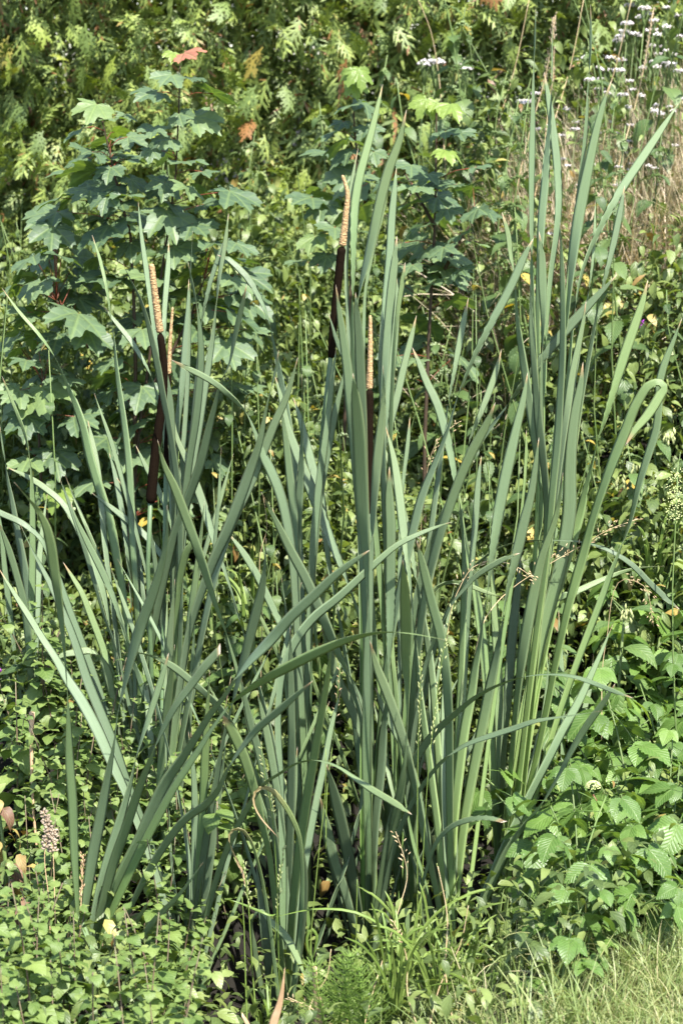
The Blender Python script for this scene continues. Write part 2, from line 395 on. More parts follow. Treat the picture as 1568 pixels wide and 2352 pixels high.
# ------------------------------------------------------------ leaf shapes
def simple_leaf(L, W, n=8, p0=0.8, p1=1.0, serr=0.0, fold=0.15, droop=0.5, cup=0.0, pleat=0.0, wav=0.0, stalk=0.0, cols=(-1, -0.5, 0, 0.5, 1)):
    """ovate leaf along +y: midrib fold, teeth, droop, pleats between the side veins; uv.x -1..1, uv.y 0..1"""
    mb = MB(); rows = []
    ph = random.uniform(0, 6)
    y = stalk; z = 0.0; ang = 0.0
    for i in range(n + 1):
        t = i / n
        w = W / 2 * (math.sin(math.pi * min(1, t) ** p0) ** p1 if 0 < t < 1 else 0.0)
        if i: 
            ang = -droop * t
            y += L / n * math.cos(ang); z += L / n * math.sin(ang)
        tooth = 1 + (serr if i % 2 == 0 else -serr)
        row = []
        for c in cols:
            k = abs(c)
            xx = c * w * (tooth if k == 1 else 1)
            zz = z + fold * abs(xx) - cup * xx * xx / W * 2
            zz += pleat * W * (0.5 if i % 2 else -0.5) * k * (1 if 0 < t < 1 else 0) + wav * W * math.sin(t * 9 + ph + c * 2) * k
            yy = y - (0.12 * k * L / n * 2 if serr and i % 2 == 0 else 0)
            row.append(mb.vert((xx, yy, zz), (c * min(1, 2 * w / W), t)))
        rows.append(row)
    for a, b in zip(rows, rows[1:]):
        for c in range(len(cols) - 1): mb.face((a[c], a[c+1], b[c+1], b[c]))
    if stalk:
        tube(mb, [(0, 0, 0), (0, stalk * 0.6, 0.004), (0, stalk + 0.002, 0)], [W * 0.03, W * 0.025, W * 0.02], 4)
    return mb
def palmate_leaf(S, seed, droop=0.5, teeth=1.0):
    """five-lobed sycamore blade of width about S, stalk joint at the origin, lobes towards +y"""
    rs = random.Random(seed)
    mb = MB()
    lobes = [(0, 0.62), (0.78, 0.57), (-0.78, 0.57), (1.62, 0.42), (-1.62, 0.42)]
    n = 88; angs = [-2.55 + 5.1 * i / n for i in range(n + 1)]
    def rad(a, i):
        r = 0.0
        for c, l in lobes:
            d = abs(a - c)
            r = max(r, l * (1 - (d / 0.50) ** 1.35 * 0.46) if d < 0.9 else 0)
        if abs(a) > 2.1: r = max(0.20, r)
        return max(r, 0.2) * (1 + teeth * (0.05 if i % 4 < 2 else -0.035)) * (1 + rs.uniform(-0.02, 0.02))
    ph = rs.uniform(0, 6); rings = []
    bendx = rs.uniform(-0.2, 0.2)
    for fr in (0.0, 0.3, 0.6, 0.84, 1.0):
        ring = []
        for i, a in enumerate(angs):
            if fr == 0: 
                ring.append(0 if i else mb.vert((0, 0, 0), (0, 0))); continue
            r = rad(a, i) if fr == 1 else (rad(a, i) * fr if fr > 0.7 else fr * (0.5 * rad(a, i) + 0.5 * 0.45))
            x, y = r * math.sin(a), r * math.cos(a)
            dv = min(abs(a - c) for c, l in lobes)
            z = 0.10 * min(dv, 0.4) * r * 3 * 0.8                  # raised between the veins
            z -= droop * r * r * (0.9 + 0.25 * math.sin(a * 2 + ph)) * 0.8
            z += 0.035 * math.sin(a * 5 + ph) * fr ** 2 + bendx * x * x
            ring.append(mb.vert((x * S, y * S, z * S), (x, y)))
        rings.append(ring)
    for k, (a, b) in enumerate(zip(rings, rings[1:])):
        for i in range(n):
            if k == 0: mb.face((a[0], b[i+1], b[i]))
            else: mb.face((a[i], a[i+1], b[i+1], b[i]))
    mb.f = [tuple(reversed(f)) for f in mb.f]
    if mb.f:   # make the upper side face +z
        a, b, c = (Vector(mb.v[i]) for i in mb.f[0][:3])
        if (b - a).cross(c - a).z < 0: mb.f = [tuple(reversed(f)) for f in mb.f]
    return mb
def up_faces(mb):
    f = mb.f[len(mb.f) // 3]
    a, b, c = (Vector(mb.v[i]) for i in f[:3])
    if (b - a).cross(c - a).z < 0: mb.f = [tuple(reversed(q)) for q in mb.f]
    return mb
def aim(p, az, el, roll=0.0, s=1.0):
    return (Matrix.Translation(p) @ Matrix.Rotation(az - math.pi / 2, 4, 'Z') @ Matrix.Rotation(el, 4, 'X')
            @ Matrix.Rotation(roll, 4, 'Y') @ Matrix.Diagonal((s, s, s, 1)))
def append(dst, src, Mx, m=0):
    o = len(dst.v)
    for p, uv in zip(src.v, src.uv):
        dst.v.append(tuple(Mx @ Vector(p))); dst.uv.append(uv)
    for f in src.f: dst.face([i + o for i in f], m)

# ------------------------------------------------------------ many small pieces in one mesh (stuff)
def scatter(name, temps, mats, mat_list, which, parent=None):
    """temps: list of MB; mats: Nx4x4 array; which: index of the template for each"""
    V = []; LV = []; LS = []; UV = []; off = 0; MI = []
    for ti, t in enumerate(temps):
        sel = mats[which == ti]
        if len(sel) == 0: continue
        tv = np.array(t.v, dtype=np.float32); k = len(tv)
        pts = np.einsum('nij,kj->nki', sel[:, :3, :3], tv) + sel[:, None, :3, 3]
        V.append(pts.reshape(-1, 3).astype(np.float32))
        fl = np.concatenate([np.array(f) for f in t.f]); sz = np.array([len(f) for f in t.f])
        LV.append((fl[None, :] + (np.arange(len(sel)) * k)[:, None] + off).ravel())
        LS.append(np.tile(sz, len(sel)))
        tuv = np.array(t.uv, dtype=np.float32)[fl]
        UV.append(np.tile(tuv, (len(sel), 1)))
        off += k * len(sel)
    V = np.concatenate(V); LV = np.concatenate(LV).astype(np.int32); LS = np.concatenate(LS); UV = np.concatenate(UV)
    me = bpy.data.meshes.new(name)
    me.vertices.add(len(V)); me.vertices.foreach_set('co', V.ravel())
    me.loops.add(len(LV)); me.loops.foreach_set('vertex_index', LV)
    me.polygons.add(len(LS)); st = np.concatenate([[0], np.cumsum(LS)[:-1]]).astype(np.int32)
    me.polygons.foreach_set('loop_start', st)
    me.polygons.foreach_set('use_smooth', [True] * len(LS))
    uvl = me.uv_layers.new(name='UVMap'); uvl.data.foreach_set('uv', UV.ravel())
    for m in mat_list: me.materials.append(m)
    me.update(calc_edges=True); me.validate()
    return link(name, me, parent)
def rmats(pos, az, el, roll, s):
    n = len(pos); out = np.zeros((n, 4, 4)); out[:, 3, 3] = 1
    ca, sa = np.cos(az - np.pi / 2), np.sin(az - np.pi / 2); ce, se = np.cos(el), np.sin(el); cr, sr = np.cos(roll), np.sin(roll)
    Z = np.zeros((n, 3, 3)); Z[:, 0, 0] = ca; Z[:, 0, 1] = -sa; Z[:, 1, 0] = sa; Z[:, 1, 1] = ca; Z[:, 2, 2] = 1
    X = np.zeros((n, 3, 3)); X[:, 0, 0] = 1; X[:, 1, 1] = ce; X[:, 1, 2] = -se; X[:, 2, 1] = se; X[:, 2, 2] = ce
    Yr = np.zeros((n, 3, 3)); Yr[:, 1, 1] = 1; Yr[:, 0, 0] = cr; Yr[:, 0, 2] = sr; Yr[:, 2, 0] = -sr; Yr[:, 2, 2] = cr
    out[:, :3, :3] = (Z @ X @ Yr) * s[:, None, None]
    out[:, :3, 3] = pos
    return out

# ------------------------------------------------------------ conifer hedge
def spray_mb(L, seed, nb=9, nc=5):
    """flat fern-like spray of scale leaves: axis, alternate branches, branchlets"""
    rs = random.Random(seed); mb = MB()
    def twig(p, d, l, w, lvl):
        d = d.normalized(); s = d.cross(Vector((0, 0, 1))).normalized()
        a = mb.vert(p - s * w * 0.5, (0, 0)); b = mb.vert(p + s * w * 0.5, (1, 0))
        q = p + d * l * 0.6
        c = mb.vert(q + s * w * 0.62 + Vector((0, 0, w * .3)), (1, .5)); e = mb.vert(q - s * w * 0.62 + Vector((0, 0, w * .3)), (0, .5))
        t = mb.vert(p + d * l, (.5, 1))
        mb.face((a, b, c, e)); mb.face((e, c, t))
        if lvl == 0: return
        n = nb if lvl == 2 else nc
        for i in range(n):
            f = 0.10 + 0.8 * i / n
            sg = 1 if i % 2 else -1
            an = 0.72 * sg + rs.uniform(-.12, .12)
            dd = Matrix.Rotation(an, 3, 'Z') @ d
            dd.z += rs.uniform(-.12, .10) - 0.10 * f
            ll = l * (0.55 if lvl == 2 else 0.42) * (1 - 0.62 * f) * rs.uniform(.85, 1.15)
            twig(p + d * l * f, dd, ll, w * 0.8, lvl - 1)
    twig(Vector((0, 0, 0)), Vector((0, 1, 0)), L, L * 0.062, 2)
    for i, v in enumerate(mb.v):   # droop
        mb.v[i] = (v[0], v[1], v[2] - 0.35 * v[1] ** 2 / L - 0.25 * v[0] ** 2 / L)
    return up_faces(mb)
HEDGE_Y = 7.9
def hedge_face(x, z):
    return HEDGE_Y + 0.16 * math.sin(x * 3.1 + 1) + 0.12 * mnoise.noise(Vector((x * 1.7, z * 1.9, 3.3))) * 2 + 0.10 * mnoise.noise(Vector((x * 5, z * 5, 8))) * 2
def build_hedge():
    root = empty('conifer_hedge', (0, HEDGE_Y + 0.5, ground(0, HEDGE_Y + 0.5)))
    bz = root.location.z; ry = root.location.y
    tag(root, 'dense yellow green clipped conifer hedge with rusty dead sprays along the top of the picture', 'hedge')
    for i in range(8):
        x = -2.6 + i * 0.75
        mb = MB(); z0 = ground(x, HEDGE_Y + .5) - bz - 0.05
        pts = [(x + .03 * math.sin(k * 2 + i), 0.02 * k, z0 + k * 0.34) for k in range(8)]
        tube(mb, pts, [0.055 - 0.006 * k for k in range(8)], 7, rough=.1)
        for k in range(26):
            a = random.uniform(0, 6.28); z = z0 + random.uniform(.2, 2.2); l = random.uniform(.25, .5)
            tube(mb, [(x, 0, z), (x + l * .5 * math.cos(a), l * .5 * math.sin(a), z + .10), (x + l * math.cos(a), l * math.sin(a), z + .12)], [.014, .010, .005], 5)
        mb.obj('trunk', [M['wood']], root)
    protos = [spray_mb(0.11, 100 + k).mesh('spray', [M['conifer']]) for k in range(5)]
    cells = []
    for z in np.arange(1.25, 2.28, 0.060):
        for x in np.arange(-1.65, 1.45, 0.125):
            cells.append((x + random.uniform(-.05, .05), z + random.uniform(-.04, .04)))
    random.shuffle(cells)
    cells.sort(key=lambda c: -1 if (proj((c[0], HEDGE_Y, c[1]))[1] < 420) else 1)
    for k, (x, z) in enumerate(cells[:300]):
        y = hedge_face(x, z) - random.uniform(0.02, 0.10)
        az = R(-90) + random.uniform(-.95, .95); el = random.uniform(-1.3, -0.2) if random.random() < .55 else random.uniform(.2, 1.1)
        link('spray', protos[k % 5], root, aim(Vector((x, y - ry, z - bz)), az, el, random.uniform(-.9, .9), random.uniform(.7, 1.25)))
    rest = 11500
    x = rng.uniform(-2.2, 2.2, rest); z = rng.uniform(0.5, 2.75, rest)
    y = np.array([hedge_face(a, b) for a, b in zip(x, z)]) + rng.uniform(-0.03, 0.30, rest)
    az = R(-90) + rng.uniform(-1.1, 1.1, rest); el = np.where(rng.uniform(0, 1, rest) < .55, rng.uniform(-1.35, -0.35, rest), rng.uniform(.2, 1.2, rest))
    tm = [spray_mb(0.105, 50 + k, 7, 2) for k in range(3)]
    o = scatter('foliage', tm, rmats(np.stack([x, y - ry, z - bz], 1), az, el, rng.uniform(-1, 1, rest), rng.uniform(.7, 1.35, rest)), [M['conifer_mass']], rng.integers(0, 3, rest), root)
    tag(o, kind='stuff')
    rest = 18000                         # the closed inner foliage
    x = rng.uniform(-2.8, 2.8, rest); z = rng.uniform(0.3, 2.8, rest)
    y = HEDGE_Y + rng.uniform(0.10, 0.8, rest)
    tm = [spray_mb(0.11, 70 + k, 5, 0) for k in range(2)]
    for t in tm: t.v = [(v[0] * 1.6, v[1], v[2]) for v in t.v]
    o = scatter('inner_foliage', tm, rmats(np.stack([x, y - ry, z - bz], 1), R(-90) + rng.uniform(-1.2, 1.2, rest), rng.uniform(-1.4, -.5, rest), rng.uniform(-1, 1, rest), rng.uniform(.9, 1.6, rest)), [M['conifer_mass']], rng.integers(0, 2, rest), root)
    tag(o, kind='stuff')
build_hedge()

# ------------------------------------------------------------ undergrowth: the mass of small leaves nobody could count
def under_height(x, y):
    h = 0.42 + 0.30 * mnoise.noise(Vector((x * 1.5, y * 1.5, 1.0))) + 0.18 * mnoise.noise(Vector((x * 4, y * 4, 5.0)))
    return h
def build_undergrowth():
    temps = []
    for k in range(5):
        random.seed(200 + k)
        temps.append(up_faces(simple_leaf(0.045, 0.012 + .0035 * k, n=4, p0=0.8, fold=.25, droop=.9, wav=.08, cols=(-1, 0, 1))))
    random.seed(3)
    n = 85000
    x = rng.uniform(-1.75, 1.65, n); y = 5.25 + 2.35 * rng.uniform(0, 1, n) ** 0.9
    keep = np.ones(n, bool)
    g = grounds(x, y)
    h = np.array([under_height(a, b) for a, b in zip(x, y)])
    h = h * (1 + 0.45 * (y - 5.4)) * np.clip((y - 5.1) / 0.5, .3, 1)
    h = np.where((x < -0.12) & (y < 5.95), h * 0.5, h)      # lowered in shape to leave dark, shaded gaps under the big sapling
    # sprigs: leaves gather round stems
    cx = np.round(x / 0.11 + rng.normal(0, .18, n)) * 0.11 ; cy = np.round(y / 0.13 + rng.normal(0, .18, n)) * 0.13
    x = cx + (x - cx) * 0.8 + rng.normal(0, .012, n); y = cy + (y - cy) * 0.8
    f = rng.uniform(0, 1, n) ** 0.6
    z = g + h * f
    dry = (x > 0.50 + 0.12 * (7 - y)) & (y > 6.72 - 0.35 * np.clip(x - .7, 0, 1)) & (rng.uniform(0, 1, n) < .84)
    keep &= ~dry
    x, y, z, f = x[keep], y[keep], z[keep], f[keep]; n = len(x)
    az = rng.uniform(0, 6.28, n); el = rng.uniform(-.9, .5, n)
    o = scatter('undergrowth', temps, rmats(np.stack([x, y, z], 1), az, el, rng.uniform(-.6, .6, n), rng.uniform(.4, 1.35, n) ** 1.2), [M['under']], rng.integers(0, 5, n))
    tag(o, 'tangled low leafy undergrowth filling the bank between bulrushes and hedge', 'undergrowth', kind='stuff')
    # low ground cover in the hollow and among the front plants
    n = 15000
    x = rng.uniform(-1.3, 1.3, n); y = rng.uniform(3.5, 5.6, n)
    ok = (y > lawn_edge(x) + np.where(x > .05, .06, -.1)) & ~((np.abs(x + 0.02) < 0.36) & (y < 5.0) & (rng.uniform(0, 1, n) < .45))
    x, y = x[ok], y[ok]; n = len(x)
    z = grounds(x, y) + 0.24 * rng.uniform(0, 1, n) ** 1.4
    o = scatter('ground_cover', temps, rmats(np.stack([x, y, z], 1), rng.uniform(0, 6.28, n), rng.uniform(-.6, .5, n), rng.uniform(-.5, .5, n), rng.uniform(.5, 1.2, n)), [M['under']], rng.integers(0, 5, n))
    tag(o, 'small leaved ground cover between the front plants', 'ground cover', kind='stuff')
    # bare stems through the thicket
    mb = MB()
    tube(mb, [(0, 0, 0), (.01, .01, .35), (-.01, .0, .7), (0.01, 0, 1.0)], [.0035, .003, .0022, .0012], 4, cap=False)
    n = 170
    x = rng.uniform(-1.7, 1.6, n); y = rng.uniform(5.4, 7.5, n)
    o = scatter('thicket_stems', [mb], rmats(np.stack([x, y, grounds(x, y)], 1), rng.uniform(0, 6.28, n), rng.normal(0, .22, n), rng.normal(0, .22, n), rng.uniform(.6, 1.15, n)), [M['green_stem']], np.zeros(n, int))
    tag(o, 'thin green stems tangled through the undergrowth', 'stems', kind='stuff')
build_undergrowth()

# ------------------------------------------------------------ grass blades (stuff) for lawn and dry slope
def blade_mb(L, W, bend, n=4, seed=0):
    rs = random.Random(seed); mb = MB(); prev = None; y = z = 0; a = 1.35
    for i in range(n + 1):
        t = i / n; w = W * (1 - t) ** .7 * .5
        l = mb.vert((-w, y, z), (-1, t)); r = mb.vert((w, y, z + w * .4), (1, t))
        if prev: mb.face((prev[0], prev[1], r, l))
        prev = (l, r)
        y += math.cos(a) * L / n; z += math.sin(a) * L / n; a -= bend / n * rs.uniform(.7, 1.5)
    return mb
def build_lawn():
    T = [blade_mb(.062, .0026, b, seed=i) for i, b in enumerate((.5, 1.0, 1.6, 2.2, 2.9))] + [blade_mb(.10, .003, 1.2, seed=9), blade_mb(.13, .0026, .6, seed=10)]
    n = 42000
    x = rng.uniform(.05, 1.15, n); y = rng.uniform(3.3, 4.9, n)
    e = lawn_edge(x) + 0.10 * np.array([mnoise.noise(Vector((a * 4, b * 4, 0))) for a, b in zip(x, y)])
    ok = (y < e + .08) | ((y < e + .25) & (rng.uniform(0, 1, n) < .25))
    x, y = x[ok], y[ok]; n = len(x)
    w = rng.choice(7, n, p=[.18, .22, .2, .15, .1, .1, .05])
    o = scatter('lawn_grass', T, rmats(np.stack([x, y, grounds(x, y) - .005], 1), rng.uniform(0, 6.28, n), rng.normal(0, .35, n), rng.normal(0, .35, n), rng.uniform(.55, 1.2, n)), [M['lawn']], w)
    tag(o, 'short sunlit grass mixed with straw at the lower right corner', 'grass', kind='stuff')
    T = [blade_mb(.62, .0050, b, 6, seed=20 + i) for i, b in enumerate((.15, .4, .9, 1.5))]
    n = 19000
    x = rng.uniform(.3, 1.75, n); y = rng.uniform(6.55, 7.75, n)
    ok = rng.uniform(0, 1, n) < np.clip((x - .35) * 2.5, 0, 1)
    x, y = x[ok], y[ok]; n = len(x)
    o = scatter('dry_grass', T, rmats(np.stack([x, y, grounds(x, y)], 1), rng.uniform(0, 6.28, n), rng.normal(0, .28, n), rng.normal(0, .28, n), rng.uniform(.45, 1.15, n)), [M['straw']], rng.integers(0, 4, n))
    tag(o, 'straw coloured dry grass leaning over the bank at upper right', 'dry grass', kind='stuff')
    # soft green grass at the foot of the bulrushes
    T = [blade_mb(.16, .004, b, 6, seed=40 + i) for i, b in enumerate((.4, 1.0, 1.7, 2.4))]
    n = 900
    x = rng.uniform(.02, .45, n); y = rng.uniform(3.55, 4.1, n)
    o = scatter('bank_grass', T, rmats(np.stack([x, y, grounds(x, y)], 1), rng.uniform(0, 6.28, n), rng.normal(0, .25, n), rng.normal(0, .25, n), rng.uniform(.5, 1.2, n)), [M['lawn']], rng.integers(0, 4, n))
    tag(o, 'longer green grass on the wet bank in front of the bulrushes', 'grass', kind='stuff')
build_lawn()
# ------------------------------------------------------------ bulrush plants
def ribbon(pts2, Y0, dt, Wmax=None, thick=0.085, nseg=None, name='leaf', mats=None, parent=None, seed=0, sg=None, face=1.04):
    """a long bulrush leaf: pts2 from tip to base as (x, y, apparent width) pixels, width < 0 = unknown.
    The leaf has one true width; where it looks narrower it is twisted edge-on."""
    rs = random.Random(seed)
    n0 = len(pts2)
    if Wmax is None: Wmax = max(p[2] for p in pts2 if p[2] is not None) * face
    q = []
    for i, p in enumerate(pts2):
        q.append([p[0], p[1], p[2]])
    if q[0][2] is None: q[0][2] = 0.0
    known = [i for i, p in enumerate(q) if p[2] is not None]
    for i, p in enumerate(q):
        if p[2] is None:
            a = max([k for k in known if k < i], default=None); b = min([k for k in known if k > i], default=None)
            if a is None: p[2] = q[b][2]
            elif b is None: p[2] = q[a][2]
            else: p[2] = q[a][2] + (q[b][2] - q[a][2]) * (i - a) / (b - a)
    tot = sum(math.hypot(q[i+1][0] - q[i][0], q[i+1][1] - q[i][1]) for i in range(n0 - 1))
    n = nseg or int(max(16, min(64, tot / 15)))
    S = catmull(q, n)
    ds = np.concatenate([[0], np.cumsum(np.hypot(np.diff(S[:, 0]), np.diff(S[:, 1])))])
    tt = ds / ds[-1]
    pts = []
    for i in range(n):
        s = 1 - tt[i]                      # 0 at base
        s = tt[-1] - tt[i]
        pts.append(P(S[i, 0], S[i, 1], Y0 + dt * s ** 1.4))
    m = px(Y0) * 0.90
    # true width along the leaf: taper over the upper part, else constant
    blunt = q[0][2] > 4
    W = []
    for i in range(n):
        tap = 1.0 if blunt else min(1.0, (ds[i] / (Wmax * 13)) ** 0.62 if ds[i] < Wmax * 13 else 1.0)
        W.append(max(Wmax * tap, S[i, 2], 0.6))
    ratio = [min(1.0, max(0.04, S[i, 2] / W[i])) for i in range(n)]
    a = [math.acos(r) for r in ratio]
    # flip the turning direction past each edge-on point
    sg = sg or rs.choice((-1, 1))
    cuts = []
    for k in range(2, n - 2):
        if ratio[k] < 0.5 and ratio[k] <= min(ratio[max(0, k-3):k]) and ratio[k] <= min(ratio[k+1:k+4]) and ds[k] > 50:
            if not cuts or k - cuts[-1] > 3: cuts.append(k)
    ang = []
    for k in range(n):
        c = sum(1 for z in cuts if z <= k)      # the blade turns over at every edge-on point
        ang.append(sg * (a[k] if c % 2 == 0 else math.pi - a[k]))
    ang = [ang[0]] + [(ang[k-1] + 4 * ang[k] + ang[k+1]) / 6 for k in range(1, n - 1)] + [ang[-1]]
    # cross-section: gently channelled face, rounded back
    sec = [(-1, 0), (-.55, .28), (0, .12), (.55, .28), (1, 0), (.5, -.75), (-.5, -.75)]
    mb = MB(); prev = None; Lm = 0.0
    for i in range(n):
        p = pts[i]
        A = pts[max(0, i - 1)]; B = pts[min(n - 1, i + 1)]
        T = (B - A).normalized(); V = (p - CAM).normalized()
        side = T.cross(V).normalized(); nrm = side.cross(T).normalized()
        if nrm.dot(V) > 0: nrm = -nrm
        X = side * math.cos(ang[i]) + nrm * math.sin(ang[i])
        Z = nrm * math.cos(ang[i]) - side * math.sin(ang[i])
        if i: Lm += (p - pts[i-1]).length
        wi = W[i] * m / 2
        th = thick * (0.35 + 0.9 * tt[i]) * Wmax * m / 2
        th = min(th, wi)
        ring = [mb.vert(p + X * (c * wi) + Z * (k * th), (c, Lm)) for c, k in sec]
        if prev:
            for k in range(7): mb.face((prev[k], prev[(k+1) % 7], ring[(k+1) % 7], ring[k]))
        else: mb.face(tuple(reversed(ring)))
        prev = ring
    mb.face(tuple(prev))
    o = mb.obj(name, mats or [M['bulrush']], parent)
    return o
def world_to_local(o, root):
    o.matrix_basis = Matrix.Translation(-Vector(root.location))

